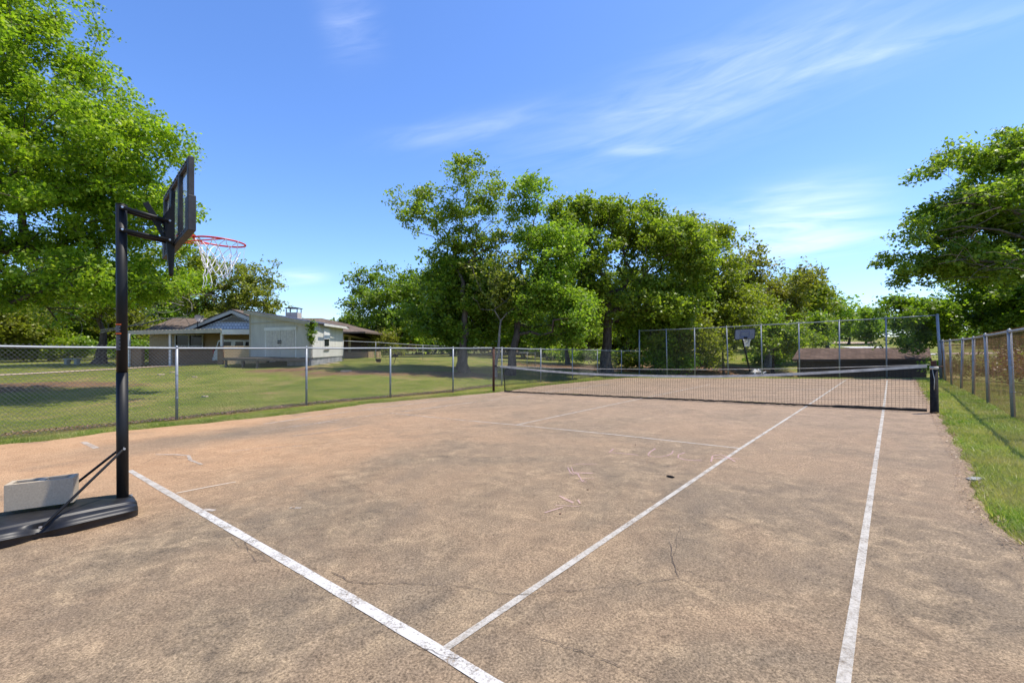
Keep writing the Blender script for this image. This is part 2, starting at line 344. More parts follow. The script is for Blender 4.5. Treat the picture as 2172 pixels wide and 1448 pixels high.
M['drive'] = simple('pinkish_concrete_path', (.42, .31, .24), .95, .1, 0, .15, 3); M['gravel'] = simple('pale_gravel', (.5, .48, .46), .95, .1, 0, .2, 20)
M['darkmetal'] = simple('dark_metal', (.05, .045, .04), .5, .4, .3, .3); M['dish'] = simple('grey_dish', (.10, .095, .095), .5, .4, 0, .1)
M['stone'] = simple('mossy_stone', (.30, .31, .25), .95, .1, 0, .35, 20, .4); M['pot'] = simple('dark_planter', (.05, .03, .025), .8, .2)
M['blue'] = simple('blue_print', (.04, .09, .30), .5, .3); M['boardgrey'] = simple('grey_board', (.17, .175, .20), .35, .5, 0, .25, 18)
M['lightgrey'] = simple('light_grey_plastic', (.5, .5, .5), .5, .4, 0, .15)
M['shed'] = mat_planks('dark_brown_siding', (1, 0), (.085, .058, .045), .3)

# ------------------------------------------------------------------ terrain
edgeL = [(-260, 968), (0, 943), (100, 935), (240, 915), (420, 899), (620, 878), (700, 868), (774, 856.5), (850, 850), (939, 842), (1047, 832.5), (1100, 825), (1150, 818), (1250, 808), (1325, 801)]
edgeR = [(1942, 803.5), (1950, 818), (1962, 840), (1985, 872), (2004, 902), (2030, 950), (2062, 1002), (2068, 1040), (2100, 1090), (2140, 1130), (2185, 1165), (2290, 1230)]
polyc = [G(*p)[:2] for p in edgeL] + [G(*p)[:2] for p in edgeR]
pr = polyc[-1] - 0; polyc.append(pr - CD * 8); pl = polyc[0]; polyc.append(pl - CD * 6)
# finely noised outline
out = []
rr = random.Random(3)
for i in range(len(polyc)):
    a, b = polyc[i], polyc[(i + 1) % len(polyc)]; L_ = np.linalg.norm(b - a); n = max(1, int(L_ / .12))
    nv = np.array([-(b - a)[1], (b - a)[0]]) / max(L_, 1e-6)
    for k in range(n):
        p = a + (b - a) * k / n; out.append(p + nv * (rr.uniform(-.025, .025) + .03 * math.sin(k * .7 + i)))
COURT = np.array(out)
def inside(poly, X, Y):
    r = np.zeros(X.shape, bool); n = len(poly); j = n - 1
    for i in range(n):
        xi, yi = poly[i]; xj, yj = poly[j]
        c = ((yi > Y) != (yj > Y)); xx = (xj - xi) * (Y - yi) / (yj - yi + 1e-12) + xi
        r ^= c & (X < xx); j = i
    return r
ctrl = []
for p in polyc: ctrl.append((p[0], p[1], plane(*p)))
for px, py in ((375, 890), (650, 859), (828, 843), (961, 831), (1065, 818), (1214, 806), (1355, 796), (1474, 797), (1615, 798), (1780, 800), (1880, 800), (1998, 803), (2006, 809), (2039, 825), (2065, 838), (2097, 855), (2150, 888)): ctrl.append(tuple(G(px, py)))
for q in ((0, 900, 10.2), (-200, 930, 8.5), (300, 870, 12.5), (560, 840, 14.5), (0, 860, 13.5), (100, 815, 18.5), (300, 820, 18), (600, 805, 21), (0, 793, 26), (240, 781, 30), (212, 769, 35), (100, 767, 42), (0, 768, 42), (-300, 775, 40),
          (350, 776, 30), (480, 773, 27.5), (600, 776, 25), (660, 777, 23.5), (725, 766, 29), (800, 790, 22), (835, 757, 45), (780, 757, 38), (300, 765, 45), (600, 757, 55), (985, 790, 24), (1080, 795, 24), (1200, 775, 34), (1290, 788, 30), (1250, 752, 60),
          (1000, 752, 55), (1450, 785, 36), (1560, 785, 36), (1650, 775, 44), (1650, 742, 72), (1750, 726, 110), (1560, 742, 60), (2100, 752, 60), (1400, 740, 90), (700, 742, 110), (200, 742, 120), (-400, 742, 110)): ctrl.append(tuple(Pt(*q)))
ctrl += [(16, 30, -1.1), (21, 33, -1.1), (27, 33, -1.05), (30, 28, -1.0), (26, 22, -.55), (20, 15, -.25), (16, 8, 0.0), (19, 6, .05), (-60, 0, -.2), (60, 0, .5), (0, -40, .2), (-40, -40, 0), (60, -60, .4), (20, 150, 4.5), (90, 120, 4.0), (0, 330, 5), (-250, 250, 3), (250, 250, 6), (-320, -20, 0), (320, -20, 2), (0, -300, 0), (110, 60, 2.2)]
CT = np.array(ctrl); _d = np.linalg.norm(CT[:, None, :2] - CT[None, :, :2], axis=2)
_A = np.zeros((len(CT) + 1,) * 2); _A[:-1, :-1] = -_d + np.eye(len(CT)) * -0.05; _A[-1, :-1] = 1; _A[:-1, -1] = 1
_w = np.linalg.solve(_A, np.append(CT[:, 2], 0))
def rbf(X, Y):
    X = np.asarray(X, float); Y = np.asarray(Y, float); sh = X.shape; x = X.ravel(); y = Y.ravel(); o = np.empty(len(x))
    for i in range(0, len(x), 20000):
        d = np.hypot(x[i:i + 20000, None] - CT[None, :, 0], y[i:i + 20000, None] - CT[None, :, 1]); o[i:i + 20000] = -d @ _w[:-1] + _w[-1]
    return o.reshape(sh)
CSEG = np.array(polyc)
def cdist(X, Y):
    X = np.asarray(X, float); Y = np.asarray(Y, float); best = np.full(X.shape, 1e9)
    for i in range(len(CSEG)):
        a = CSEG[i]; b = CSEG[(i + 1) % len(CSEG)]; ab = b - a; t = np.clip(((X - a[0]) * ab[0] + (Y - a[1]) * ab[1]) / (ab @ ab + 1e-12), 0, 1)
        best = np.minimum(best, np.hypot(X - a[0] - t * ab[0], Y - a[1] - t * ab[1]))
    return best
def T(X, Y):
    X = np.asarray(X, float); Y = np.asarray(Y, float); r = rbf(X, Y); ins = inside(CSEG, X, Y); d = cdist(X, Y); pz = plane(X, Y)
    w = np.clip((d - .05) / 1.2, 0, 1); o = (pz - .012) * (1 - w) + r * w
    return np.where(ins, pz - .03 - .0 * d, o)
def T1(x, y): return float(T(np.array([x]), np.array([y]))[0])
def axis(lo, hi, fine_lo, fine_hi, st):
    a = list(np.arange(fine_lo, fine_hi, st)); s = st; p = fine_hi
    while p < hi: a.append(p); s *= 1.13; p += s
    a.append(hi); s = st; p = fine_lo; b = []
    while p > lo: s *= 1.13; p -= s; b.append(max(p, lo))
    return np.array(sorted(set(b + a)))
gx = axis(-420, 420, -20, 22, .22); gy = axis(-320, 600, 0, 34, .22)
XX, YY = np.meshgrid(gx, gy); ZZ = T(XX, YY)
me = bpy.data.meshes.new('ground'); nv = XX.size; nx, ny = len(gx), len(gy)
me.vertices.add(nv); me.vertices.foreach_set('co', np.stack([XX, YY, ZZ], -1).astype(np.float32).ravel())
ii, jj = np.meshgrid(np.arange(nx - 1), np.arange(ny - 1)); a = (jj * nx + ii).ravel(); quads = np.stack([a, a + 1, a + nx + 1, a + nx], 1).astype(np.int32)
me.loops.add(quads.size); me.loops.foreach_set('vertex_index', quads.ravel()); me.polygons.add(len(quads))
me.polygons.foreach_set('loop_start', np.arange(0, quads.size, 4, dtype=np.int32)); me.polygons.foreach_set('loop_total', np.full(len(quads), 4, dtype=np.int32)); me.update(calc_edges=True)
soil = np.zeros(XX.shape)
def blob(cx, cy, rx, ry, s, ang=0):
    global soil
    c_, s_ = math.cos(ang), math.sin(ang); dx = (XX - cx) * c_ + (YY - cy) * s_; dy = -(XX - cx) * s_ + (YY - cy) * c_
    soil = np.maximum(soil, s * np.exp(-((dx / rx) ** 2 + (dy / ry) ** 2)))
for q in ((100, 815, 18.5, 6, 1.6, .75), (-100, 820, 17, 6, 1.8, .75), (980, 790, 23, 4, 2, .7), (770, 792, 22, 6, 1.3, .7), (600, 798, 23, 4, 1.1, .65), (1250, 780, 33, 9, 5, .8), (1500, 785, 38, 9, 7, .9), (1300, 760, 55, 16, 12, .75), (1150, 750, 60, 14, 8, .6), (1250, 745, 80, 30, 15, .75), (2300, 800, 22, 6, 9, .7), (300, 785, 24, 4, .7, .4)):
    p = Pt(*q[:3]); blob(p[0], p[1], q[3], q[4], q[5])
dc = cdist(XX, YY); soil = np.maximum(soil, .62 * np.exp(-(dc / .13) ** 2))
fb0 = np.array([G(0, 921)[:2], G(375, 890)[:2], G(650, 859)[:2], G(828, 843)[:2], G(961, 831)[:2]])
for i in range(4):
    a_, b_ = fb0[i], fb0[i + 1]; ab = b_ - a_; tt = np.clip(((XX - a_[0]) * ab[0] + (YY - a_[1]) * ab[1]) / (ab @ ab), 0, 1)
    dd = np.hypot(XX - a_[0] - tt * ab[0], YY - a_[1] - tt * ab[1]); soil = np.maximum(soil, .60 * np.exp(-((dd - .12) / .16) ** 2))
at = me.attributes.new('soil', 'FLOAT', 'POINT'); at.data.foreach_set('value', soil.astype(np.float32).ravel())
struct(link('ground', me, M['ground'], smooth=True))
def soil_at(x, y):
    i = np.clip(np.searchsorted(gx, x), 0, nx - 1); j = np.clip(np.searchsorted(gy, y), 0, ny - 1); return soil[j, i]
# court slab
cv = [(p[0], p[1], plane(*p)) for p in COURT]; n = len(cv)
m_ = MB(); m_.add(cv + [(p[0], p[1], p[2] - .12) for p in cv], [tuple(range(n))[::1]] + [(i, i + n, (i + 1) % n + n, (i + 1) % n) for i in range(n)])
co = m_.build('tennis_court', M['court']); struct(co)
if co.data.polygons[0].normal.z < 0: co.data.flip_normals()

# painted lines --------------------------------------------------------------
def strip(mb, pts, w, lift=.004, seg=.25, ends=None, wob=0.0):
    """ribbon on the slab along ground points, w wide"""
    P = [np.array(p[:2], float) for p in pts]; dense = []
    for a, b in zip(P[:-1], P[1:]):
        k = max(1, int(np.linalg.norm(b - a) / seg))
        for i in range(k): dense.append(a + (b - a) * i / k)
    dense.append(P[-1]); vs = []; rr_ = random.Random(len(dense))
    for i, p in enumerate(dense):
        t = dense[min(i + 1, len(dense) - 1)] - dense[max(i - 1, 0)]; t = t / (np.linalg.norm(t) + 1e-9); nrm = np.array([-t[1], t[0]])
        ww = (w if isinstance(w, float) else w[0] + (w[1] - w[0]) * i / (len(dense) - 1)) / 2 * (1 + rr_.uniform(-wob, wob))
        for s_ in (-1, 1): q = p + nrm * ww * s_; vs.append((q[0], q[1], plane(*q) + lift))
    mb.add(vs, [(2 * i, 2 * i + 2, 2 * i + 3, 2 * i + 1) for i in range(len(dense) - 1)])
def gp(*pp): return [G(*p) for p in pp]
base_a, base_b = G(275, 997.5), G(1034, 1448)
m_ = MB(); strip(m_, gp((275, 997.5), (345, 1038.5), (420, 1082)), (.056, .070), wob=.08); struct(m_.build('faded_baseline', M['paint'])); m_ = MB()
strip(m_, gp((420, 1082), (640, 1209), (936, 1383), (1046, 1452)), .066, wob=.08)
d_ = G(1046, 1452) - G(936, 1383); strip(m_, [G(1046, 1452), G(1046, 1452) + d_ * 9], .066); struct(m_.build('near_baseline', M['paint_bold']))
m_ = MB(); strip(m_, gp((945, 1376), (1250, 1168), (1571, 951), (1711.5, 860.8), (1794, 806)), .044, .0045, wob=.10)
strip(m_, [G(1788.7, 1448) - (G(1873.8, 869.8) - G(1788.7, 1448)) * .3] + gp((1788.7, 1448), (1838, 1110), (1873.8, 869.8), (1882, 806)), .044, wob=.08); struct(m_.build('sideline', M['paint']))
m_ = MB(); strip(m_, gp((1094.9, 901.2), (1225, 873.5), (1364.6, 844.2), (1507, 815)), .04, .0045); strip(m_, gp((1000, 892.5), (1094.9, 901.2), (1278, 919), (1571, 951)), .038, .004); struct(m_.build('service_line', M['paint']))
m_ = MB(); strip(m_, gp((827, 875.7), (1000, 893)), .05, .004); strip(m_, gp((620, 906), (724, 889), (829, 875.7)), .05, .005); strip(m_, gp((850, 873), (1132, 836.5), (1290, 815)), .07, .004)
strip(m_, gp((560, 899), (724, 875), (884, 855), (1064, 833)), .07, .004); strip(m_, gp((176, 937), (206, 951)), .08, .004)
struct_mark = MB(); strip(struct_mark, gp((374, 1046), (440, 1033), (500, 1022)), .028, .0045); struct(struct_mark.build('centre_mark', mat_paint('centre_mark_paint', (.60, .50, .38), .46, .14, 60, .9))); strip(m_, gp((1150, 832), (1400, 800)), .06, .004)
for q in (((1400, 813), (1445, 813.6)), ((1525, 815.5), (1570, 816.5)), ((1300, 811), (1330, 809)), ((1690, 827), (1755, 824.5)), ((1232, 823), (1245, 822.5)), ((1275, 816.5), (1283, 816))): strip(m_, gp(*q), .06, .004)
for q in (((330, 964), (372, 964), (400, 966), (404, 976), (428, 985)), ((490, 957), (560, 950), (640, 945)), ((560, 915), (640, 900), (740, 893)), ((620, 925), (700, 915), (760, 902)), ((430, 1080), (455, 1083)), ((615, 1077), (640, 1077))): strip(m_, gp(*q), .03, .0045, wob=.5)
struct(m_.build('faded_line', M['paint_thin']))
# hairline cracks
def wig(pts, a, seed):
    r_ = random.Random(seed); o = []
    for p, q in zip(pts[:-1], pts[1:]):
        k = max(2, int(math.hypot(q[0] - p[0], q[1] - p[1]) / 9))
        for i in range(k): o.append((p[0] + (q[0] - p[0]) * i / k + r_.uniform(-a, a), p[1] + (q[1] - p[1]) * i / k + r_.uniform(-a, a) * .6))
    return [G(*p) for p in o + [pts[-1]]]
m_ = MB()
for k, (pts, w) in enumerate([(((700, 1212), (745, 1236), (880, 1238), (960, 1242), (1085, 1262), (1160, 1258), (1300, 1246), (1430, 1228)), .006), (((1130, 1350), (1240, 1385), (1400, 1448)), .005), (((1290, 1050), (1360, 1072), (1450, 1094), (1570, 1100), (1700, 1098)), .004),
        (((300, 985), (345, 965), (405, 975)), .006), (((700, 1010), (800, 1050), (910, 1060)), .004), (((1150, 1003), (1240, 1020), (1300, 1052)), .004), (((540, 1190), (520, 1150), (560, 1120)), .005), (((1420, 1150), (1440, 1230), (1530, 1260)), .004), (((1650, 940), (1760, 948), (1850, 962), (1920, 958)), .005), (((880, 1370), (905, 1378), (960, 1400), (980, 1392)), .004), (((490, 1142), (505, 1160), (540, 1168), (560, 1185), (575, 1192)), .005), (((530, 1195), (548, 1187), (572, 1193)), .004), (((1442, 1115), (1436, 1150), (1428, 1190), (1445, 1210), (1530, 1232), (1620, 1236)), .0035), (((1232, 1240), (1260, 1236), (1300, 1235)), .004), (((60, 1440), (100, 1420), (140, 1405)), .004)]):
    strip(m_, wig(pts, 3.6, k), w * .62, .006 if k != 9 else .007, seg=9, wob=.6)
struct(m_.build('court_cracks', M['crack']))

# ------------------------------------------------------------------ grass blades and litter
def blades(name, n, region, h, w, mat, seed, lean=.5, filt=None):
    rg = np.random.default_rng(seed); x, y = region(rg, n); k = ~inside(COURT, x, y) & (y > .3)
    s_ = soil_at(x, y); k &= (rg.random(len(x)) > np.clip(s_ * 1.25 - .1, 0, .93))
    if filt is not None: k &= filt(x, y)
    x, y = x[k], y[k]; n = len(x); z = T(x, y); hh = h[0] + (h[1] - h[0]) * rg.random(n) ** 1.5; d = np.hypot(x, y); ww = w * np.maximum(1, d / 9)
    a = rg.random(n) * 2 * np.pi; lx, ly = rg.normal(0, lean, n) * hh, rg.normal(0, lean, n) * hh
    b = np.stack([x, y, z - .01], 1); sx = np.stack([np.cos(a), np.sin(a), np.zeros(n)], 1) * ww[:, None] / 2
    tip = np.stack([x + lx, y + ly, z + hh], 1); V = np.stack([b - sx, b + sx, tip], 1).reshape(-1, 3)
    o = link(name, npmesh(name, V, 3, None), mat); o['kind'] = 'stuff'; return o
def reg_persp(x0, x1, d0, d1, p=1.0):
    def f(rg, n):
        d = d0 + (d1 - d0) * rg.random(n) ** p; px = x0 + (x1 - x0) * rg.random(n); return (px - 1086) * d / F, d
    return f
tag(blades('lawn_grass', 300000, reg_persp(-60, 1700, 7, 34, 1.25), (.010, .032), .008, M['grassA'], 1, filt=lambda x, y: (x < 6) | (y > 24)), 'short patchy lawn grass beyond the left fence, up to the house', 'grass')
def reg_right(rg, n):
    nc = 5200; kk = rg.integers(0, nc, n); t = np.clip((rg.random(nc) ** 1.3)[kk] + rg.normal(0, .0035, n), 0, 1); s = np.clip(rg.random(nc)[kk] + rg.normal(0, .014, n), 0, 1)
    d = 3.0 + 17.5 * t; px = 1940 + (2290 - 1940) * s; return (px - 1086) * d / F, d
tag(blades('verge_grass', 300000, reg_right, (.015, .07), .0075, M['grassB'], 2, .75), 'lush bright green grass strip between the court and the right fence', 'grass')
def near_edge(lo, hi, off0, off1, sgn, pts):
    P = [G(*p)[:2] for p in pts]
    def f(rg, n):
        k = rg.integers(0, len(P) - 1, n); L_ = np.array([np.linalg.norm(P[i + 1] - P[i]) for i in range(len(P) - 1)]); k = rg.choice(len(P) - 1, n, p=L_ / L_.sum())
        A = np.array(P[:-1])[k]; B = np.array(P[1:])[k]; t = rg.random((n, 1)); q = A + (B - A) * t; dr = (B - A) / np.linalg.norm(B - A, axis=1)[:, None]; nn = np.stack([-dr[:, 1], dr[:, 0]], 1) * sgn
        o = off0 + (off1 - off0) * rg.random((n, 1)); q = q + nn * o; return q[:, 0], q[:, 1]
    return f
tag(blades('edge_grass', 70000, near_edge(0, 0, -.02, .55, 1, edgeL), (.02, .07), .006, M['grassB'], 3, .5), 'bright grass fringe along the left edge of the court', 'grass')
def litter(name, n, region, size, seed, mat=None, onc=False, asp=.5):
    rg = np.random.default_rng(seed); x, y = region(rg, n)
    if not onc: k = ~inside(COURT, x, y); x, y = x[k], y[k]
    n = len(x); z = np.where(inside(COURT, x, y), plane(x, y), T(x, y)) + .012 + rg.random(n) * .02; s = size * (.5 + rg.random(n)); a = rg.random(n) * 6.28
    u = np.stack([np.cos(a), np.sin(a), rg.normal(0, .3, n)], 1) * s[:, None]; v = np.stack([-np.sin(a), np.cos(a), rg.normal(0, .3, n)], 1) * s[:, None] * asp; c = np.stack([x, y, z], 1)
    o = link(name, npmesh(name, np.stack([c - u, c - v, c + u, c + v], 1).reshape(-1, 3), 4, None), mat or M['litter']); o['kind'] = 'stuff'; return o
fl = [(0, 921), (375, 890), (650, 859), (828, 843), (961, 831), (1065, 818)]
tag(litter('leaf_litter', 8000, near_edge(0, 0, -.05, .5, 1, fl), .02, 5), 'brown dead leaves caught along the foot of the left fence', 'dead leaves')
tag(litter('straw_litter', 7000, near_edge(0, 0, -.13, .06, -1, edgeR[::-1]), .014, 6, onc=True, asp=.16), 'dry straw and clippings along the right court edge', 'dead leaves')
tag(litter('lawn_litter', 5000, lambda rg, n: (rg.uniform(-20, 4, n), rg.uniform(9, 30, n)), .018, 8), 'scattered dead leaves and chips on the lawn', 'dead leaves')
# tufts growing in the seam under the net
nL, nR = G(1070, 831), G(1966, 872.5)
def seam(rg, n):
    t = rg.random(n); t = t + .02 * np.sin(t * 40); q = nL[None, :2] * (1 - t[:, None]) + nR[None, :2] * t[:, None] + CD[None] * (.12 + .05 * rg.random((n, 1))); return q[:, 0], q[:, 1]
rg = np.random.default_rng(12); x, y = seam(rg, 9000); tt = rg.random(9000); kk = (np.sin(x * 9) + np.sin(x * 3.1 + 1) > -.2) & (x < 6.8) & (x > 1.0); x, y = x[kk], y[kk]; n = len(x)
z = plane(x, y); a = rg.random(n) * 6.28; hh = .01 + .035 * rg.random(n); b = np.stack([x, y, z], 1); sx = np.stack([np.cos(a), np.sin(a), 0 * a], 1) * .006
V = np.stack([b - sx, b + sx, b + np.stack([rg.normal(0, .02, n), rg.normal(0, .02, n), hh], 1)], 1).reshape(-1, 3)
o = link('seam_grass', npmesh('seam_grass', V, 3, None), M['grassA']); o['kind'] = 'stuff'; tag(o, 'grass tufts sprouting in the seam under the net', 'grass')

# ------------------------------------------------------------------ trees
def skeleton(base, top, pts, seed, bf=.28, seg=.55):
    rg = np.random.default_rng(seed); nodes = [np.array(base, float)]; par = [-1]; pl_ = [0.0]; chains = []
    k = 9; ch = [0]
    for i in range(1, k + 1):
        t = i / k; p = base + (top - base) * t + (rg.normal(0, .05, 3) * (np.linalg.norm(top - base) / 5) * [1, 1, 0] if i < k else 0)
        nodes.append(p); par.append(len(nodes) - 2); pl_.append(pl_[-1] + np.linalg.norm(nodes[-1] - nodes[-2])); ch.append(len(nodes) - 1)
    chains.append(ch); order = np.argsort(np.linalg.norm(pts - top, axis=1))
    lo = 4
    for pi in order:
        p = pts[pi]; A = np.array(nodes[lo:]); d = np.linalg.norm(A - p, axis=1); c = d + bf * np.array(pl_[lo:]) + 2.0 * np.maximum(0, A[:, 2] - p[2] - .3) * .25
        j = int(np.argmin(c)) + lo; q = nodes[j]; L_ = np.linalg.norm(p - q); ns = max(1, int(L_ / seg)); ch = [j]
        for i in range(1, ns + 1):
            t = i / ns; w = q + (p - q) * t; w = w + (rg.normal(0, .11, 3) * min(L_, 2.0) * .5 if i < ns else 0); w[2] += .10 * L_ * math.sin(math.pi * t) * .5
            nodes.append(w); par.append(ch[-1]); pl_.append(pl_[ch[-1]] + L_ / ns); ch.append(len(nodes) - 1)
        chains.append(ch)
    N = len(nodes); cnt = np.zeros(N); kids = [[] for _ in range(N)]
    for i, p in enumerate(par):
        if p >= 0: kids[p].append(i)
    ex = 2.25; R = np.zeros(N)
    for i in range(N - 1, -1, -1): R[i] = (sum(R[k] ** ex for k in kids[i]) + (1 if not kids[i] else 0)) ** (1 / ex)
    return np.array(nodes), chains, R
def make_tree(name, label, base, lobes, trunk_r, npts, nleaf, leaf, seed, lmat, bark='bark', group='oak trees around the court', fork=.35, bare=0.0, cl=.42, tip=.008, topx=None, dz=1.0, parts=True, kname='crown'):
    rg = np.random.default_rng(seed); vol = np.array([l[3] * l[4] * l[5] for l in lobes]) ** .8; pk = rg.choice(len(lobes), npts, p=vol / vol.sum())
    Lb = np.array(lobes, float); K = max(6, int(npts / 4.5)); pk = pk[:K]; d = rg.normal(size=(K, 3)); d /= np.linalg.norm(d, axis=1)[:, None]; r = rg.random(K) ** .45
    S_ = Lb[pk, :3] + d * r[:, None] * Lb[pk, 3:6] * 1.03; w_ = rg.integers(0, K, npts); sr = (np.minimum(Lb[pk, 3], Lb[pk, 5]) * .24 + cl * .9) * rg.uniform(.6, 1.35, K)
    P = S_[w_] + rg.normal(0, 1, (npts, 3)) * sr[w_][:, None] * [.72, .72, .5]; zmin = base[2] + .6; P[:, 2] = np.maximum(P[:, 2], zmin + rg.random(npts) * .3)
    cen = (Lb[:, :3] * vol[:, None]).sum(0) / vol.sum(); top = np.array([cen[0] * .5 + base[0] * .5, cen[1] * .5 + base[1] * .5, base[2] + (cen[2] - base[2]) * (fork * 2)]) if topx is None else np.array(topx, float)
    nodes, chains, R = skeleton(np.array(base, float), top, P, seed); R = R / R[0] * trunk_r; R = np.maximum(R, tip)
    tc_ = chains[0]
    for i_, q_ in enumerate(tc_): R[q_] = min(R[q_], trunk_r * (1 - .55 * i_ / (len(tc_) - 1)))
    for c_ in chains[1:]:
        if R[c_[1]] > R[c_[0]] * .8: 
            f_ = R[c_[0]] * .8 / R[c_[1]]
            for q_ in c_[1:]: R[q_] = max(tip, R[q_] * f_)
    R[0] *= 1.55; R[1] *= 1.1
    mb = MB()
    for c in chains:
        rs = [R[i] for i in c]
        if len(c) > 1 and c[0] != 0: rs[0] = rs[1]
        n = 10 if rs[0] > .09 else (5 if rs[0] > .03 else 3); mb.tube([nodes[i] for i in c], rs, n, cap=False)
    t = thing(name, label, 'tree' if 'tree' in name or 'oak' in name else 'bush', base, group)
    mb.build('trunk', M[bark], t, smooth=True)
    # twig tufts round every limb tip, leaves round every tuft
    keep = rg.random(npts) >= bare; C = P[keep]; nt = len(C); per = max(1, int(nleaf / nt / 9)); sub = 9
    tw = np.repeat(C, per, 0) + rg.normal(0, 1, (nt * per, 3)) * [cl, cl, cl * .62]
    n = len(tw) * sub; lc = np.repeat(tw, sub, 0) + rg.normal(0, leaf * .95, (n, 3)) * [1, 1, .75]; lc[:, 2] = np.maximum(lc[:, 2], base[2] + .12)
    s = leaf * (.35 + 1.05 * rg.random(n)); nrm = rg.normal(0, 1, (n, 3)); nrm[:, 2] = np.abs(nrm[:, 2]) + .35; nrm /= np.linalg.norm(nrm, axis=1)[:, None]
    u = np.cross(nrm, rg.normal(size=(n, 3))); u /= np.linalg.norm(u, axis=1)[:, None]; v = np.cross(nrm, u); u *= s[:, None] * .62; v *= s[:, None] * .40
    V = np.stack([lc - u, lc - v + u * .15, lc + u, lc + v + u * .15], 1).reshape(-1, 3)
    me = npmesh(kname, V, 4, None); link(kname, me, M[lmat], t); return t
def lobe(px, py, d, rx, ry, rd=None): p = Pt(px, py, d); wx = rx * d / F; return (p[0], p[1], p[2], wx, rd if rd else wx * .85, ry * d / F)
def gb(px, d): x = (px - 1086) * d / F; return np.array([x, d, T1(x, d) - .05])
TREES = {}
def tree(name, label, px, d, lobes, tr, npts, nleaf, leaf, seed, lm, **k):
    nleaf = int(nleaf * 1.12)
    TREES[label] = make_tree(name, label, gb(px, d), [lobe(l[0], l[1], d + (l[5] if len(l) > 5 else 0), l[2], l[3], l[4] if len(l) > 4 else None) for l in lobes], tr, npts, nleaf, leaf, seed, lm, **k)
# big near oak at the left
tree('oak_tree', 'huge bright green oak filling the left edge behind the near basketball hoop', -150, 15.5,
     [(-60, 60, 170, 190, 3.2), (90, 190, 150, 100, 3), (220, 300, 140, 80, 2.8), (280, 320, 90, 90, 2.4), (60, 360, 200, 90, 3), (200, 440, 160, 80, 3), (60, 520, 180, 80, 3), (270, 560, 110, 70, 2.4), (-60, 300, 150, 180, 3), (70, 60, 80, 70, 2.4), (315, 400, 58, 60, 1.6), (160, 610, 120, 50, 2.5), (30, 610, 120, 60, 2.5), (370, 560, 60, 55, 1.5)],
     .42, 1150, 150000, .10, 11, 'leafA', bark='bark', fork=.30, cl=.24, tip=.011)
tree('oak_tree', 'oak with a forked low trunk beside the stone bench on the left lawn', 212, 34, [(200, 590, 120, 80, 4), (120, 640, 90, 50, 3), (300, 620, 90, 50, 3.5), (330, 560, 70, 60, 3)], .40, 300, 30000, .17, 12, 'leafA', bark='bark', fork=.2, cl=.42)
tree('oak_tree', 'dark spreading oak rising behind the carport roof', 490, 47, [(500, 600, 70, 42, 4), (440, 625, 60, 50, 4), (555, 625, 42, 45, 3), (540, 585, 40, 28, 2.5), (420, 570, 40, 40, 3), (480, 655, 90, 25, 4)], .45, 330, 24000, .20, 13, 'leafC', bark='bark', fork=.36, cl=.34, bare=.05)
tree('oak_tree', 'rounded green oak right of the house end, standing clear of the others', 835, 44, [(810, 620, 65, 45, 3.6), (850, 650, 75, 45, 4), (770, 665, 45, 35, 3), (830, 690, 95, 30, 4), (880, 610, 40, 40, 3)], .33, 330, 30000, .19, 14, 'leafD', fork=.3, cl=.34)
tree('oak_tree', 'tallest sparse oak with open airy top in the centre of the view', 985, 24, [(905, 415, 65, 50, 1.8), (985, 380, 55, 42, 1.8), (1040, 410, 48, 40, 1.7), (930, 470, 60, 35, 1.8), (1000, 450, 70, 50, 2), (1070, 460, 35, 50, 1.4), (880, 455, 45, 35, 1.4), (1030, 500, 55, 30, 1.6), (935, 520, 30, 30, 1), (985, 520, 60, 40, 1.6)], .24, 420, 19000, .115, 15, 'leafB', bark='bark', topx=Pt(983, 600, 24), cl=.16)
tree('oak_tree', 'dense dark lower oak hugging the trunk of the tallest tree', 975, 25.5, [(970, 620, 70, 60, 1.8), (910, 640, 55, 60, 1.8), (1010, 660, 60, 60, 1.8), (940, 700, 80, 35, 2), (1020, 590, 50, 45, 1.5), (960, 580, 60, 40, 1.6), (1060, 640, 50, 60, 1.6)], .2, 420, 40000, .145, 16, 'leafD', fork=.3, cl=.28)
tree('oak_tree', 'leaning two-stemmed oak with a narrow spire top, right of the tallest one', 1080, 24, [(1130, 410, 26, 36, .9), (1120, 470, 34, 50, 1.1), (1155, 440, 22, 30, .8), (1180, 600, 60, 50, 1.8), (1120, 640, 50, 60, 1.7), (1200, 520, 45, 50, 1.6), (1220, 660, 50, 45, 1.8), (1150, 540, 60, 60, 1.8), (1190, 700, 60, 30, 1.8), (1110, 600, 50, 60, 1.4)], .24, 480, 36000, .125, 17, 'leafB', bark='bark', topx=Pt(1118, 600, 24), cl=.22)
tree('bare_tree', 'thin half bare tree with pale upright twigs between two oaks', 1050, 23, [(1060, 560, 45, 60, 1.2), (1075, 620, 40, 60, 1.2), (1030, 600, 30, 50, 1)], .10, 150, 3500, .12, 18, 'leafC', bark='bark2', topx=Pt(1062, 680, 23), cl=.3, bare=.5)
tree('oak_tree', 'broad heavy oak with thick dark trunk just behind the fence corner', 1285, 28.5, [(1230, 470, 62, 48, 2.4), (1330, 470, 75, 45, 2.8), (1400, 500, 70, 50, 2.8), (1270, 540, 110, 60, 3.2), (1400, 570, 95, 60, 3), (1220, 610, 80, 50, 2.6), (1330, 640, 120, 50, 3.2), (1460, 540, 50, 50, 2.4), (1180, 470, 30, 30, 1.6), (1340, 700, 70, 30, 2), (1215, 450, 50, 36, 2), (1170, 520, 45, 50, 2), (1290, 440, 60, 30, 2.2), (1430, 640, 70, 60, 2.6), (1190, 680, 60, 40, 2)], .36, 900, 85000, .155, 19, 'leafB', topx=Pt(1290, 600, 28.5), cl=.26)
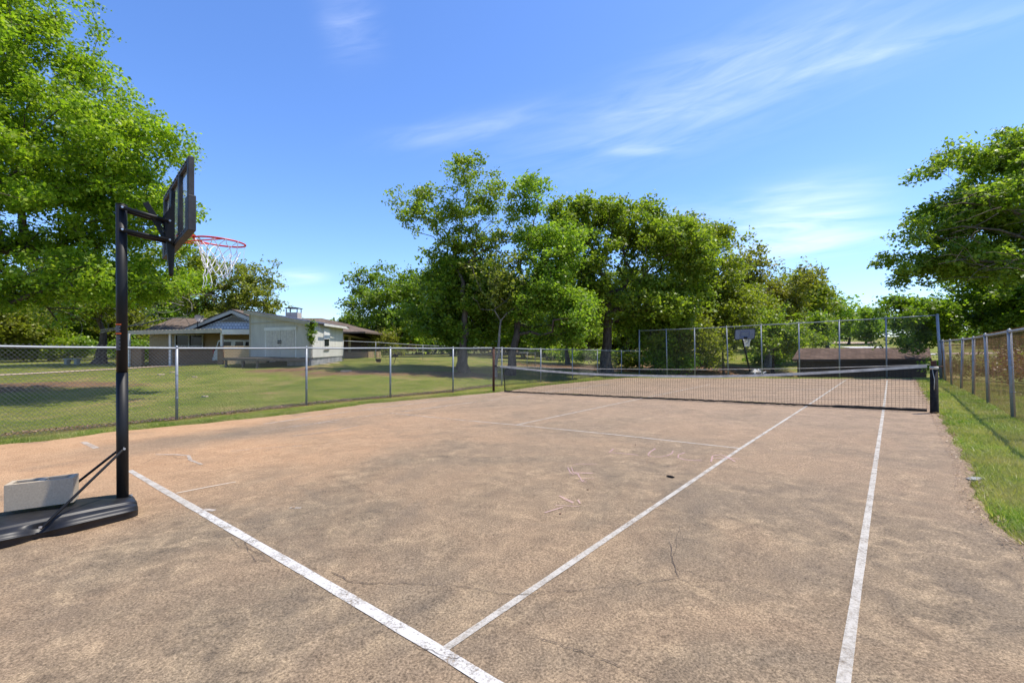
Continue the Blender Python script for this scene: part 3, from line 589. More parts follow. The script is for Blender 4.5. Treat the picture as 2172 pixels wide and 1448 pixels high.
tree('oak_tree', 'dense oak behind the left half of the tall back fence', 1440, 34, [(1480, 540, 50, 45, 3), (1530, 590, 60, 50, 3), (1440, 630, 80, 60, 3.2), (1550, 650, 70, 50, 3), (1500, 500, 50, 36, 2.6), (1440, 520, 50, 50, 3)], .28, 420, 42000, .17, 20, 'leafB', cl=.30)
tree('oak_tree', 'grey twiggy oak above the far basketball hoop', 1630, 42, [(1570, 575, 55, 40, 3), (1640, 610, 50, 45, 3), (1670, 650, 45, 45, 3), (1600, 660, 70, 50, 3.5)], .3, 260, 24000, .22, 21, 'leafC', bark='bark2', cl=.42, bare=.12)
tree('oak_tree', 'green oak on the slope left of the far meadow', 1690, 56, [(1690, 620, 40, 32, 3), (1720, 650, 45, 36, 3.5), (1660, 670, 50, 40, 3.5), (1710, 690, 50, 30, 3.5)], .3, 180, 20000, .28, 22, 'leafE', cl=.6)
tree('oak_tree', 'oak at the right tip of the receding tree line', 1755, 78, [(1745, 665, 40, 28, 4), (1780, 685, 36, 22, 4), (1740, 695, 50, 20, 4)], .3, 130, 13000, .36, 23, 'leafB', cl=.7)
tree('oak_tree', 'smallest far oak closing the gap at the end of the tree line', 1800, 95, [(1790, 690, 35, 20, 4), (1830, 700, 40, 16, 4)], .3, 90, 8000, .42, 24, 'leafB', cl=.8)
tree('understory_tree', 'yellow green saplings with loose leaves behind the tall fence posts', 1440, 30, [(1430, 690, 55, 50, 1.6), (1390, 740, 45, 30, 1.4), (1470, 720, 50, 55, 1.6), (1500, 680, 40, 45, 1.5)], .09, 200, 9000, .15, 25, 'leafE', cl=.35, bare=.1)
tree('understory_tree', 'low leafy sapling at the left corner of the tall back fence', 1395, 29.5, [(1395, 740, 50, 36, 1.4), (1360, 700, 35, 45, 1.2), (1420, 770, 35, 18, 1)], .08, 120, 8500, .15, 26, 'leafB', cl=.32)
tree('understory_tree', 'yellowish understory tree left of the far hoop', 1535, 32, [(1530, 670, 45, 55, 1.6), (1520, 720, 45, 40, 1.4), (1560, 640, 35, 35, 1.4)], .09, 150, 8000, .15, 27, 'leafE', cl=.36, bare=.15)
tree('understory_tree', 'green understory tree right of the far hoop', 1640, 36, [(1640, 690, 45, 40, 1.8), (1600, 715, 35, 35, 1.6), (1680, 715, 40, 28, 1.6)], .12, 150, 11000, .17, 28, 'leafB', cl=.4)
tree('understory_tree', 'shaded low tree on the slope above the brown shed', 1700, 46, [(1690, 705, 45, 28, 2.2), (1730, 715, 35, 20, 2)], .12, 100, 9000, .22, 29, 'leafD', cl=.5)
# right-hand oaks
tree('oak_tree', 'great right hand oak whose upper limbs reach left over the fence', 2290, 21.5, [(2160, 350, 70, 60, 2.4), (2060, 410, 75, 55, 2.4), (1990, 480, 75, 50, 2.2), (2080, 500, 95, 60, 2.6), (1940, 560, 62, 38, 2), (2000, 560, 70, 35, 2.2), (2150, 440, 70, 80, 2.6), (2200, 300, 70, 50, 2.4), (2250, 450, 90, 120, 3), (1880, 600, 35, 16, 1.2), (1960, 380, 34, 32, 1.3), (2030, 350, 50, 36, 1.8), (2110, 560, 90, 50, 2.2), (2020, 450, 70, 40, 2)],
     .42, 820, 74000, .135, 31, 'leafB', bark='bark', topx=Pt(2250, 560, 21.5), cl=.22)
tree('oak_tree', 'low spreading oak overhanging the right end of the brown shed', 2210, 27, [(2100, 640, 110, 50, 3), (1960, 660, 75, 34, 2.4), (2040, 690, 90, 35, 2.6), (2180, 660, 110, 60, 3), (1890, 690, 50, 30, 2), (1870, 715, 35, 14, 1.4), (2230, 600, 100, 70, 3), (1950, 735, 22, 22, .8), (2100, 590, 60, 40, 2.4)],
     .38, 520, 60000, .16, 32, 'leafD', bark='bark', topx=Pt(2180, 660, 27), cl=.28)
# background wood: individual far trees
protoB = None
def copy_tree(src, label, px, d, sc, rot, group=None):
    c = src.copy(); COL.objects.link(c); c['label'] = label; x = (px - 1086) * d / F; c.location = (x, d, T1(x, d) - .1); c.scale = (sc, sc, sc); c.rotation_euler = (0, 0, rot)
    if group: c['group'] = group
    for ch in src.children: k = ch.copy(); COL.objects.link(k); k.parent = c
    return c
srcs = [TREES['rounded green oak right of the house end, standing clear of the others'], TREES['dense oak behind the left half of the tall back fence'], TREES['oak with a forked low trunk beside the stone bench on the left lawn'], TREES['green oak on the slope left of the far meadow']]
far = [(-120, 48, 0, 1.15, 'tree at the far left edge behind the lawn'), (30, 52, 2, 1.0, 'tree in the wood left of the stone bench'), (110, 47, 0, .85, 'tree right behind the stone bench'), (165, 60, 1, 1.1, 'tall background tree over the stone bench'),
       (255, 50, 3, .8, 'tree seen past the left end of the carport'), (330, 62, 1, .95, 'background tree over the left roof hip'), (400, 66, 0, 1.0, 'background tree left of the chimney line'), (660, 95, 3, .62, 'low distant tree right of the chimney'), (625, 110, 0, .9, 'faint distant tree just right of the chimney cap'),
       (705, 90, 1, .55, 'small distant tree over the shed end'), (745, 75, 3, .7, 'distant tree above the right wing roof'), (905, 60, 0, .9, 'tree behind the gap between the round oak and the tallest oak'), (960, 48, 1, .85, 'shaded wood tree behind the tallest oak'),
       (1045, 52, 3, .8, 'wood tree seen between the tallest and leaning oaks'), (1110, 46, 0, .75, 'wood tree behind the left net post side'), (1150, 58, 1, .95, 'tall wood tree behind the leaning oak'), (1205, 36, 2, .62, 'wide based wood tree right of the leaning oak'), (1245, 50, 0, .85, 'wood tree left of the heavy oak trunk'),
       (1330, 55, 1, .95, 'wood tree behind the heavy oak'), (1400, 60, 3, .9, 'deep wood tree over the fence corner'), (1480, 50, 0, .8, 'deep wood tree behind the yellow saplings'), (1560, 62, 1, .85, 'deep wood tree above the far backboard'), (1620, 75, 3, .8, 'far wood tree over the grey twiggy oak'),
       (2080, 95, 1, .9, 'distant tree glimpsed right of the brown shed'), (1950, 120, 3, .9, 'distant tree beyond the gravel drive'), (2230, 40, 0, 1.0, 'background tree beyond the right fence'), (1850, 130, 0, 1.0, 'distant tree on the ridge over the shed roof'), (-20, 40, 3, .75, 'small tree low at the left frame edge')]
for k, (px, d, s, sc, lab) in enumerate(far): copy_tree(srcs[s], lab, px, d, sc, 1.3 * k + .5, 'background woodland trees')
# hedge row and bushes
def bush(label, px, d, rx, h, nleaf, leaf, seed, lm, cat='bush', depth=1.2, grp='bushes and undergrowth'):
    b = gb(px, d); r = rx * d / F; t = make_tree('bush', label, b, [(b[0], b[1], b[2] + h * .5, r, depth, h * .5)], .05, 50, nleaf, leaf, seed, lm, cl=.28, fork=.1, group=grp, kname='foliage'); t['category'] = cat; return t
bush('bright green hedge bush left of the stone bench', 50, 44, 70, 2.6, 9000, .2, 41, 'leafA', depth=2)
bush('bright green hedge bush behind the stone bench', 150, 43, 70, 2.4, 9000, .2, 42, 'leafA', depth=2)
bush('hedge bush between the oak trunk and the carport', 250, 42, 60, 2.6, 8000, .2, 43, 'leafD', depth=2)
bush('round dark shrub at the right end of the house patio', 812, 39, 26, 2.5, 7000, .13, 44, 'leafC', depth=1)
bush('small dry weed clump on the lawn below the patio shrub', 835, 27, 12, .35, 500, .06, 45, 'leafC', depth=.3)
bush('russet dry weeds at the foot of the round oak', 855, 42, 16, 1.2, 900, .1, 46, 'leafR', depth=.6)
bush('undergrowth mound at the base of the wood behind the net', 1160, 44, 60, 1.6, 6000, .2, 47, 'leafB', depth=2)
bush('undergrowth by the broad oak trunk', 1250, 38, 50, 1.1, 4500, .17, 48, 'leafB', depth=1.5)
bush('brushy undergrowth left of the tall fence corner', 1330, 33, 40, 1.0, 4000, .15, 49, 'leafC', depth=1.2)
bush('dark undergrowth under the yellow saplings', 1470, 36, 60, 1.2, 4500, .15, 50, 'leafC', depth=1.4)
bush('low bush at the foot of the slope behind the far hoop', 1640, 44, 40, 1.8, 5000, .2, 51, 'leafD', depth=1.5)
_src = [o for o in COL.objects if o.get('label') in ('undergrowth mound at the base of the wood behind the net', 'bright green hedge bush behind the stone bench', 'low bush at the foot of the slope behind the far hoop')]
wallb = [(860, 62, 'thicket bush beyond the round oak'), (910, 58, 'thicket bush left of the tallest oak trunk'), (955, 62, 'thicket bush behind the tallest oak trunk'), (1005, 58, 'thicket bush between the tallest trunk and the left net post'), (1050, 64, 'thicket bush straight behind the left net post'), (1105, 60, 'thicket bush behind the leaning oak trunk'), (1160, 64, 'thicket bush behind the brown pen fence'), (1215, 60, 'thicket bush left of the heavy oak trunk'),
         (1270, 66, 'thicket bush directly behind the heavy oak trunk'), (1330, 60, 'thicket bush left of the tall corner post'), (1385, 62, 'thicket bush behind the corner sapling'), (1440, 58, 'thicket bush behind the yellow saplings'), (1500, 62, 'thicket bush left of the far backboard'), (1555, 66, 'thicket bush behind the far backboard'), (1610, 70, 'thicket bush on the slope right of the far hoop'), (-40, 58, 'thicket bush at the left frame edge'), (20, 62, 'thicket bush behind the left hedge'), (90, 60, 'thicket bush behind the stone bench trees'), (200, 58, 'thicket bush left of the forked oak'), (290, 60, 'thicket bush seen under the carport roof end'), (690, 85, 'distant bush over the shed roof end'), (810, 60, 'thicket bush behind the patio shrub'), (2060, 80, 'distant bush behind the right fence corner'), (2150, 70, 'distant bush over the right fence')]
for k, (px, d, lab) in enumerate(wallb): copy_tree(_src[k % len(_src)], lab, px, d, 1.6 + .35 * (k % 3), k * 1.1, 'thicket bushes closing the woodland')
for k, (px, d, lab) in enumerate([(2150, 13.0, 'nearest russet brush behind the right fence'), (2120, 15.5, 'second russet brush behind the right fence, counting from the near end'), (2090, 18, 'middle russet brush behind the right fence'), (2062, 21, 'russet brush second from the far end of the right fence'), (2035, 24, 'farthest russet brush behind the right fence corner'), (2240, 11, 'russet brush past the right frame edge')]):
    x = (px - 1086) * d / F; x += 1.6; b = np.array([x, d, T1(x, d) - .05])
    t = make_tree('bush', lab, b, [(b[0], b[1], b[2] + .70, 1.6, 1.5, .70)], .05, 70, 6500, .07, 60 + k, 'leafR' if k in (0, 2, 5) else 'leafC', cl=.25, fork=.1, group='russet brush behind the right fence', kname='foliage', bark='bark')
bush('green sprig bush beside the right net post', 2003, 22, 12, 1.6, 2500, .09, 70, 'leafA', depth=.5)

# ------------------------------------------------------------------ fences
def fence(label, posts, rail_r, post_r, mesh_mat, name='chain_link_fence', spacing=.072, wr=.0015, spikes=True, group='chain link fences'):
    """posts: list of (base xyz, top xyz); rail along tops; diagonal wires between"""
    b0 = posts[0][0]; t = thing(name, label, 'fence', b0, group)
    for i, (b, tp) in enumerate(posts):
        m = MB(); m.tube([b - [0, 0, .1], tp], post_r if not isinstance(post_r, list) else post_r[i], 10)
        pr_ = post_r if not isinstance(post_r, list) else post_r[i]
        m.tube([tp, tp + [0, 0, .02], tp + [0, 0, .055]], [pr_ * 1.15, pr_ * 1.15, pr_ * .3], 10)
        for f_ in (.3, .62): q = b + (tp - b) * f_; m.tube([q, q + [0, 0, .02]], pr_ * 1.18, 8)
        m.build('post', M['galv'], t, smooth=True)
    m = MB(); tops = []
    for i in range(len(posts)):
        tops.append(posts[i][1] + np.array([0, 0, -.005]))
        if i < len(posts) - 1:
            a_, b_ = posts[i][1], posts[i + 1][1]
            for f_ in (.33, .66): tops.append(a_ + (b_ - a_) * f_ + np.array([0, 0, -.012 + .006 * math.sin(i * 3 + f_ * 9)]))
    m.tube(tops, rail_r, 8); m.build('top_rail', M['galv'], t, smooth=True)
    m = MB(); BP = np.array([p[0] for p in posts]); TP = np.array([p[1] for p in posts]); L_ = np.concatenate([[0], np.cumsum(np.linalg.norm((BP[1:] - BP[:-1])[:, :2], axis=1))]); tot = L_[-1]
    def P(s, v):
        q = np.array([np.interp(s, L_, BP[:, k]) for k in range(3)]); tz = np.interp(s, L_, TP[:, 2]); tx = np.interp(s, L_, TP[:, 0]); ty = np.interp(s, L_, TP[:, 1])
        return np.array([q[0] + (tx - q[0]) * v, q[1] + (ty - q[1]) * v, q[2] + (tz - q[2]) * v])
    H = float(np.mean(TP[:, 2] - BP[:, 2])); e = .045 / H if spikes else 0; k = -int(H / spacing) - 1
    while k * spacing < tot:
        s0 = k * spacing
        for sg in (1, -1):
            a_, b_ = (s0, s0 + H * .95) if sg > 0 else (s0 + H * .95, s0); vs = np.linspace(0.015, 1 + e, 4)
            pts = []
            for v in vs:
                s = a_ + (b_ - a_) * v
                if 0 <= s <= tot: pts.append(P(s, v))
            if len(pts) > 1: m.tube(pts, wr, 3, cap=False)
        k += 1
    m.build('wire_mesh', mesh_mat, t); return t
def FP(px, py, pyt, pxt=None): b = G(px, py); return b, np.array([((pxt or px) - 1086) * b[1] / F, b[1], CH - (pyt - HY) * b[1] / F])
L0 = FP(375, 890, 738); L1 = FP(650, 859.5, 737.5); stp = L0[0] - L1[0]; ext = [(L0[0] + stp * k, L0[1] + stp * k + np.array([0, 0, .03 * k])) for k in (2, 1)]
left = ext + [L0, L1] + [FP(*q) for q in ((828, 843, 738), (961, 831.5, 738), (1064.5, 818, 738), (1147, 812, 740), (1214, 805.5, 741), (1267, 800.5, 742), (1318, 797.5, 744))]
cornerL = FP(1356, 796, 701); lt = (cornerL[0], np.array([cornerL[0][0], cornerL[0][1], CH - (743.5 - HY) * cornerL[0][1] / F]))
fence('low galvanised chain link fence along the left side of the court', left, .022, .028, M['galv_dull'], wr=.0026)
m = MB(); pr1 = left[-1][1]; m.tube([pr1, lt[1]], .02, 8); o = m.build('rail_end', M['galv']); tag(o, 'last short rail joining the low left fence to the tall corner post', 'rail')
back = [cornerL] + [FP(*q) for q in ((1415, 796.5, 698.5, 1413), (1474, 797, 696.5, 1473), (1545, 797.5, 693, 1541), (1617, 798, 689, 1614), (1696, 798.5, 685, 1694), (1781, 799.5, 680, 1780), (1881, 800.5, 674.5, 1879), (1996, 803, 668, 1988))]
# straighten depths of the tall fence between its two corners
A_, B_ = back[0][0][:2], back[-1][0][:2]; nb = []
for (b, tp), px in zip(back, (1356, 1415, 1474, 1545, 1617, 1696, 1781, 1881, 1996)):
    k = (px - 1086) / F; t_ = (k * A_[1] - A_[0]) / ((B_[0] - A_[0]) - k * (B_[1] - A_[1])); q = A_ + (B_ - A_) * t_; s = q[1] / tp[1]
    nb.append((np.array([q[0], q[1], min(b[2], T1(*q))]), np.array([tp[0] * s, q[1], CH + (tp[2] - CH) * s])))
fence('tall galvanised chain link backstop fence across the far end', nb, .02, [.042] + [.032] * 7 + [.05], M['galv_dull'], 'tall_fence', wr=.0016, spacing=.075)
R_ = [FP(*q) for q in ((2150, 888, 703, 2141), (2097, 855, 711, 2090), (2065, 838, 717, 2065), (2039, 825, 719, 2042), (2019, 815.5, 722, 2015), (2006.5, 809, 723, 2000))]
sr = R_[0][0] - R_[2][0]; sr = sr / np.linalg.norm(sr) * 2.5
Rf = [(R_[0][0] + sr * k, R_[0][1] + sr * k + np.array([0, 0, .02 * k])) for k in (2, 1)] + R_
cr = nb[-1]; Rf.append((cr[0] + [0.0, -.02, 0], np.array([cr[0][0], cr[0][1] - .02, CH - (723 - HY) * cr[0][1] / F])))
fence('low chain link fence with rusty mesh along the right side of the court', Rf, .024, .034, M['rust_wire'], wr=.0015, spacing=.066)
# fence of the yard behind, from the shed to the wood
y0 = Pt(728, 768, 29); yf = []
for px, d, yt in ((728, 29, 722.5), (797, 31, 725.5), (897, 34, 732), (985, 37, 735), (1060, 39, 737)):
    x = (px - 1086) * d / F; yf.append((np.array([x, d, T1(x, d)]), Pt(px, yt, d)))
fence('thin wire yard fence running from the shed into the trees', yf, .02, .02, M['galv_dull'], 'yard_fence', spacing=.16, spikes=False, group='chain link fences')
# rusted old yard fence inside the wood, right of the net post
yf = []
for px, d, yt in ((1082, 30, 747), (1118, 31, 747.5), (1135, 31.3, 748)):
    x = (px - 1086) * d / F; yf.append((np.array([x, d, T1(x, d)]), Pt(px, yt, d)))
fence('short brown pen fence among the trunks behind the net post', yf, .018, .02, M['rust_wire'], 'pen_fence', spacing=.14, spikes=False)

# ------------------------------------------------------------------ tennis net
pL, pR = G(1047, 831), G(1982, 876)
t = thing('net_post', 'slim rust brown left net post on the grass edge', 'post', pL); m = MB(); top = Pt(1047, 738, pL[1]); m.tube([pL - [0, 0, .1], top], .042, 12); m.build('shaft', M['rustpost'], t, True)
m = MB(); m.tube([top, top + [0, 0, .03]], .055, 12); m.build('cap', M['rustpost'], t); m = MB(); q = Pt(1051, 776, pL[1]); m.box(q, (.1, .06, .07)); m.tube([q + [.03, -.04, -.02], q + [.1, -.06, -.05]], .02, 8); m.build('winch', M['darkmetal'], t)
m = MB(); m.tube([Pt(1052, 740, pL[1]), Pt(1051, 776, pL[1])], .008, 6); m.build('cable', M['galv_dull'], t)
t = thing('net_post', 'stout black right net post bound with a white strap', 'post', pR); m = MB(); top = Pt(1981, 783, pR[1]); m.tube([pR - [0, 0, .1], pR + [0, 0, .05], top], [.085, .068, .062], 16); m.build('shaft', M['blackpost'], t, True)
m = MB(); m.tube([top, Pt(1980, 765, pR[1])], .045, 12); m.build('cap', M['rustpost'], t); m = MB()
for k in range(3): m.tube([top + [0, 0, .012 * k + .0], top + [0, 0, .012 * k + .035]], .066 + .004 * (k % 2), 14)
m.tube([top + [-.06, -.03, 0], top + [-.045, -.06, -.2], top + [-.05, -.06, -.4]], .006, 5); m.build('strap', M['band'], t, True)
m = MB(); m.tube([top + [0, -.02, .055], top + [.14, -.04, .06]], .012, 6); m.build('bolt', M['rustpost'], t)
nt_ = thing('tennis_net', 'sagging black tennis net with dirty white top band across the court', 'net', (nL + nR) / 2)
# top curve of the net as the photograph shows it, sagging in the middle
nd = nR[:2] - nL[:2]
def on_net(px, py):
    k = (px - 1086) / F; t_ = (k * nL[1] - nL[0]) / (nd[0] - k * nd[1]); q = nL[:2] + nd * t_; return np.array([q[0], q[1], CH - (py - HY) * q[1] / F]), t_
topc = [on_net(*q) for q in ((1054, 776), (1075, 778.5), (1110, 782), (1150, 786), (1220, 791.5), (1300, 795), (1400, 797.5), (1500, 798.5), (1600, 796.5), (1700, 792.5), (1800, 787), (1900, 780.5), (1972, 776))]
tT = np.array([a[1] for a in topc]); tZ = np.array([a[0][2] for a in topc])
def ztop(t_): return np.interp(t_, tT, tZ)
def zbot(t_): x, y = nL[:2] + nd * t_; return plane(x, y) + .02 + .006 * math.sin(t_ * 60)
m = MB(); ts = np.linspace(-.018, 1.0, 60)
for i in range(len(ts) - 1):
    a_, b_ = ts[i], ts[i + 1]; pa, pb = nL[:2] + nd * a_, nL[:2] + nd * b_
    m.obox((pa[0], pa[1], ztop(a_) - .0), (pb[0], pb[1], ztop(b_) - .0), .016, .060)
m.build('headband', M['band'], nt_)
m = MB(); H_ = 18; ln = float(np.linalg.norm(nd)); nvv = int(ln / .062)
for i in range(nvv + 1):
    t_ = i / nvv; x, y = nL[:2] + nd * t_; zb, zt = zbot(t_), ztop(t_) - .03; inx = .05 * (1 - min(1, t_ / .02)); bow = .03 * math.sin(t_ * math.pi)
    m.tube([(x + inx, y, zb), (x - CD[0] * bow, y - CD[1] * bow, (zb + zt) / 2), (x, y, zt)], .0023, 3, cap=False)
for j in range(1, H_):
    f_ = j / H_; pts = []
    for t_ in np.linspace(0, 1, 90):
        x, y = nL[:2] + nd * t_; zb, zt = zbot(t_), ztop(t_) - .03; bow = .03 * math.sin(t_ * math.pi) * math.sin(f_ * math.pi); pts.append((x - CD[0] * bow, y - CD[1] * bow, zb + (zt - zb) * f_ + .002 * math.sin(t_ * 50 + j)))
    m.tube(pts, .0023, 3, cap=False)
m.build('net_mesh', M['net_black'], nt_)
m = MB(); rr_ = random.Random(4); pts = []; rs = []
for t_ in np.linspace(0, 1, 140):
    x, y = nL[:2] + nd * t_; pts.append((x, y, plane(x, y) + .02 + rr_.uniform(-.004, .008))); rs.append(.018 + .016 * (t_ > .86) + .006 * rr_.random())
m.tube(pts, rs, 6); m.build('bottom_tape', M['net_black'], nt_)
m = MB(); a_ = on_net(1067, 780)[0]; b_ = G(1071, 830); m.tube([a_, (a_ + b_) / 2 + [.02, 0, 0], b_ + [0, 0, .02], b_ + [.25, -.1, .015]], [.008, .018, .028, .03], 6); m.build('side_tape', M['net_black'], nt_)
m = MB(); c0 = on_net(1054, 775)[0]; c1 = on_net(1972, 773)[0]; pts = []
for px, py in ((1054, 775.5), (1150, 779.5), (1300, 782.5), (1500, 783.5), (1700, 781), (1850, 777), (1972, 773)): pts.append(on_net(px, py)[0])
m.tube(pts, .006, 6); m.build('cable', M['band'], nt_)

# ------------------------------------------------------------------ near basketball hoop
PB = np.array([-3.365, 3.92]); n2 = np.array([.70, .714]); u2 = np.array([.714, -.70])
def hz(p, h): return np.array([p[0], p[1], plane(p[0], p[1]) + h])
hoop = thing('basketball_hoop', 'near black portable basketball hoop seen from behind, ragged white net', 'basketball hoop', hz(PB, 0), 'portable basketball hoops')
pz0 = plane(*PB)
ptop = Pt(257.5, 435, 3.92); pbot = np.array([PB[0], PB[1], pz0 + .12])
m = MB(); mid = pbot + (ptop - pbot) * .43; m.tube([pbot, mid], .0415, 24); m.build('lower_pole', M['black_metal'], hoop, True)
m = MB(); m.tube([mid - [0, 0, .0], ptop], .0390, 24); m.tube([ptop, ptop + [0, 0, .006]], .0400, 24); m.build('upper_pole', M['black_metal'], hoop, True)
# moulded base: lofted rounded sections along -n2
def base_section(s):      # s = distance behind the pole
    hw = np.interp(s, [-.085, -.075, -.02, .3, .7, 1.1], [.18, .205, .25, .33, .36, .34]); hgt = np.interp(s, [-.085, -.07, -.03, .2, .7, 1.1], [.10, .125, .14, .155, .15, .12])
    prof = [(-.97, .0), (-.97, .02), (-.99, .36), (-1.03, .40), (-1.03, .46), (-.985, .49), (-.95, .66), (-.90, .71), (-.76, .76), (-.73, .78), (-.70, .88), (-.66, .92), (-.35, .99), (0, .95), (.35, .99), (.66, .92), (.70, .88), (.73, .78), (.76, .76), (.90, .71), (.95, .66), (.985, .49), (1.03, .46), (1.03, .40), (.99, .36), (.97, .02), (.97, 0)]
    c = PB - n2 * s; return [np.array([*(c + u2 * a * hw), 0]) + [0, 0, plane(*(c + u2 * a * hw)) + max(.004, b * hgt)] for a, b in prof]
m = MB(); S_ = [-.085, -.080, -.065, -.035, 0, .1, .25, .38, .45, .53, .60, .75, .9, 1.05, 1.12]; vs = []; k_ = None
for s in S_:
    sec = base_section(s)
    if s in (.45, .53):      # the notch where the brace foot sits
        for i in (19, 20, 21, 22, 23, 24, 25, 26, 0, 1, 2, 3, 4, 5, 6, 7):
            c = PB - n2 * s; q = sec[i].copy(); d_ = q[:2] - c; q[:2] = c + d_ * .80; q[2] = plane(*q[:2]) + (q[2] - plane(*q[:2])) * .62; sec[i] = q
    k_ = len(sec); vs += sec
fs = []
for i in range(len(S_) - 1):
    for j in range(k_ - 1): fs.append((i * k_ + j, i * k_ + j + 1, (i + 1) * k_ + j + 1, (i + 1) * k_ + j))
fs.append(tuple(range(k_))); fs.append(tuple((len(S_) - 1) * k_ + j for j in range(k_))[::-1])
m.add(vs, fs); bo = m.build('base', M['black_plastic'], hoop, True)
ss = bo.modifiers.new('subdivision', 'SUBSURF'); ss.levels = 2; ss.render_levels = 2
m = MB(); m.tube([pbot + [0, 0, -.03], pbot + [0, 0, .012]], .055, 20); m.build('pole_socket', M['black_plastic'], hoop)
bh = Pt(262, 949, 3.90)
for sgn, nm in ((1, 0), (-1, 1)):
    ft = hz(PB - n2 * .49 + u2 * .30 * sgn, .075); m = MB(); st = bh + np.array([*(u2 * .052 * sgn), 0]); dd = ft - st; e1 = st + dd * .04; m.tube([st, e1, ft - dd * .03, ft], [.006, .0105, .0105, .006], 10); m.build('brace', M['black_metal'], hoop, True)
    m = MB(); m.tube([ft + [0, 0, .008], ft + [0, 0, .02]], .011, 8); m.build('bolt', M['zinc'], hoop)
m = MB(); m.tube([bh + np.array([*(-u2 * .07), 0]), bh + np.array([*(u2 * .068), 0])], .005, 8); m.tube([bh + np.array([*(u2 * .062), 0]), bh + np.array([*(u2 * .072), 0])], .009, 8); m.build('bolt', M['zinc'], hoop)
m = MB(); e = hz(PB + n2 * .055 + u2 * .02, .14); m.tube([e, e + [0, 0, .01]], .01, 8); m.build('bolt', M['zinc'], hoop)
# backboard from its four corners
near_b = np.array([-.704, 1]) * 3.75; far_b = np.array([-.761, 1]) * 4.575
Ct = [np.array([*near_b, 2.875]), np.array([*far_b, 2.80]), np.array([*far_b, 2.19]), np.array([*near_b, 2.267])]   # near top, far top, far bottom, near bottom
nn = np.array([n2[0], n2[1], 0.0])
def bb(u, v, w=0):   # u 0 near..1 far, v 0 bottom..1 top
    return Ct[3] * (1 - u) * (1 - v) + Ct[2] * u * (1 - v) + Ct[0] * (1 - u) * v + Ct[1] * u * v + nn * w
bd_ = MB()
def frame_bar(a, b, w, dpt, up): bd_.obox(a, b, dpt, w, up)
def panel(mb, u0, v0, u1, v1, w0, w1): mb.prism([bb(u0, v0, w0), bb(u1, v0, w0), bb(u1, v1, w0), bb(u0, v1, w0)], nn * (w1 - w0))
for a in ((0, 0, .052, 1), (.948, 0, 1, 1), (.052, 0, .948, .085), (.052, .925, .948, 1)): panel(bd_, *a, -.030, .012)
board = bd_.build('backboard', M['pad'], hoop, bevel=.004)
m = MB(); panel(m, .052, .085, .948, .925, -.004, .002); m.build('panel', M['acrylic'], board)
for a in ((.30, .085, .36, .925), (.64, .085, .70, .925)): m = MB(); panel(m, *a, -.034, -.005); m.build('stiffener', M['pad'], board, bevel=.003)
for k in range(12):
    for v_ in (.965, .045): u_ = .08 + .84 * k / 11; c = bb(u_, v_, -.032); m = MB(); m.tube([c, c - nn * .006], .010, 6); m.build('rivet', M['black_plastic'], board)
m = MB(); panel(m, -.012, -.012, .085, .47, -.036, .022); panel(m, .915, -.012, 1.012, .47, -.036, .022); panel(m, .085, -.012, .915, .035, -.036, .022); m.build('edge_padding', M['pad'], board, bevel=.006)
# bracket and arms
zc = 2.30; bc = bb(.5, .25, -.05)
for sgn in (-1, 1):
    m = MB(); uu = np.array([*(u2 * sgn * .045), 0]); m.prism([bb(.5, .02, -.035) + uu, bb(.5, .02, -.10) + uu, bb(.5, .42, -.11) + uu, bb(.5, .52, -.07) + uu, bb(.5, .78, -.035) + uu], np.array([*u2 * .005, 0])); m.build('bracket', M['black_metal'], hoop)
m = MB(); q0, q1 = bb(.5, .30, -.05), bb(.5, .80, -.04); m.obox(q0, q1, .035, .03, nn); m.build('bracket', M['black_metal'], hoop)
m = MB(); q0, q1 = bb(.5, .0, -.06), bb(.5, -.42, -.055); m.tube([q0 + [0, 0, .1], q0, q1, q1 - [0, 0, .03]], [.03, .034, .018, .012], 8); m.build('tension_spring_cover', M['black_metal'], hoop, True)
for z_, vv in ((-.03, .33), (-.22, .05)):
    for sgn in (-1, 1):
        a = ptop + [0, 0, z_] + np.array([*(u2 * sgn * .046), 0]); b = bb(.5, vv, -.075) + np.array([*(u2 * sgn * .056), 0]); m = MB(); m.tube([a - (b - a) * .05, b], .0165, 12); m.build('arm', M['black_metal'], hoop, True)
        for q in (a, b): m = MB(); m.tube([q + np.array([*(u2 * sgn * .008), 0]), q + np.array([*(u2 * sgn * .024), 0])], .009, 6); m.build('bolt', M['zinc'], hoop)
a = ptop + (bb(.5, .33, -.075) - ptop) * .70 + np.array([0, 0, -.01]); m = MB(); m.obox(a + [-.05, -.04, .13], a + [.03, .02, -.05], .012, .045); m.obox(a + [.03, .02, -.05], bb(.5, .16, -.09), .05, .014)
m.obox(a + [-.02, -.01, .02], bb(.5, .08, -.10), .012, .03); m.build('height_lever', M['black_metal'], hoop, bevel=.003)
# rim
rc = np.array([*( (near_b + far_b) / 2 + n2 * .33), 2.318]); rr0 = .212
e1 = np.array([n2[0], n2[1], -.045]); e2 = np.array([u2[0], u2[1], -.035])
m = MB(); RP = [rc + e1 * rr0 * math.cos(a) + e2 * rr0 * math.sin(a) for a in np.linspace(0, 2 * math.pi, 40, endpoint=False)]; m.tube(RP, .0085, 8, closed=True); rim = m.build('rim', M['red'], hoop, True)
m = MB(); rb = rc - e1 * (rr0 + .075); m.obox(rb + e2 * -.08, rb + e2 * .08, .012, .11, nn); m.prism([rb + e2 * -.06 + [0, 0, .02], rb + e2 * .06 + [0, 0, .02], rc - e1 * rr0 * .97 + e2 * .05, rc - e1 * rr0 * .97 - e2 * .05], (0, 0, .012)); m.build('rim_plate', M['red'], hoop)
m = MB()
for sgn in (-1, 1): m.tube([rb + e2 * .05 * sgn - [0, 0, .06], rc - e1 * .02 + e2 * rr0 * sgn * .97], .006, 6)
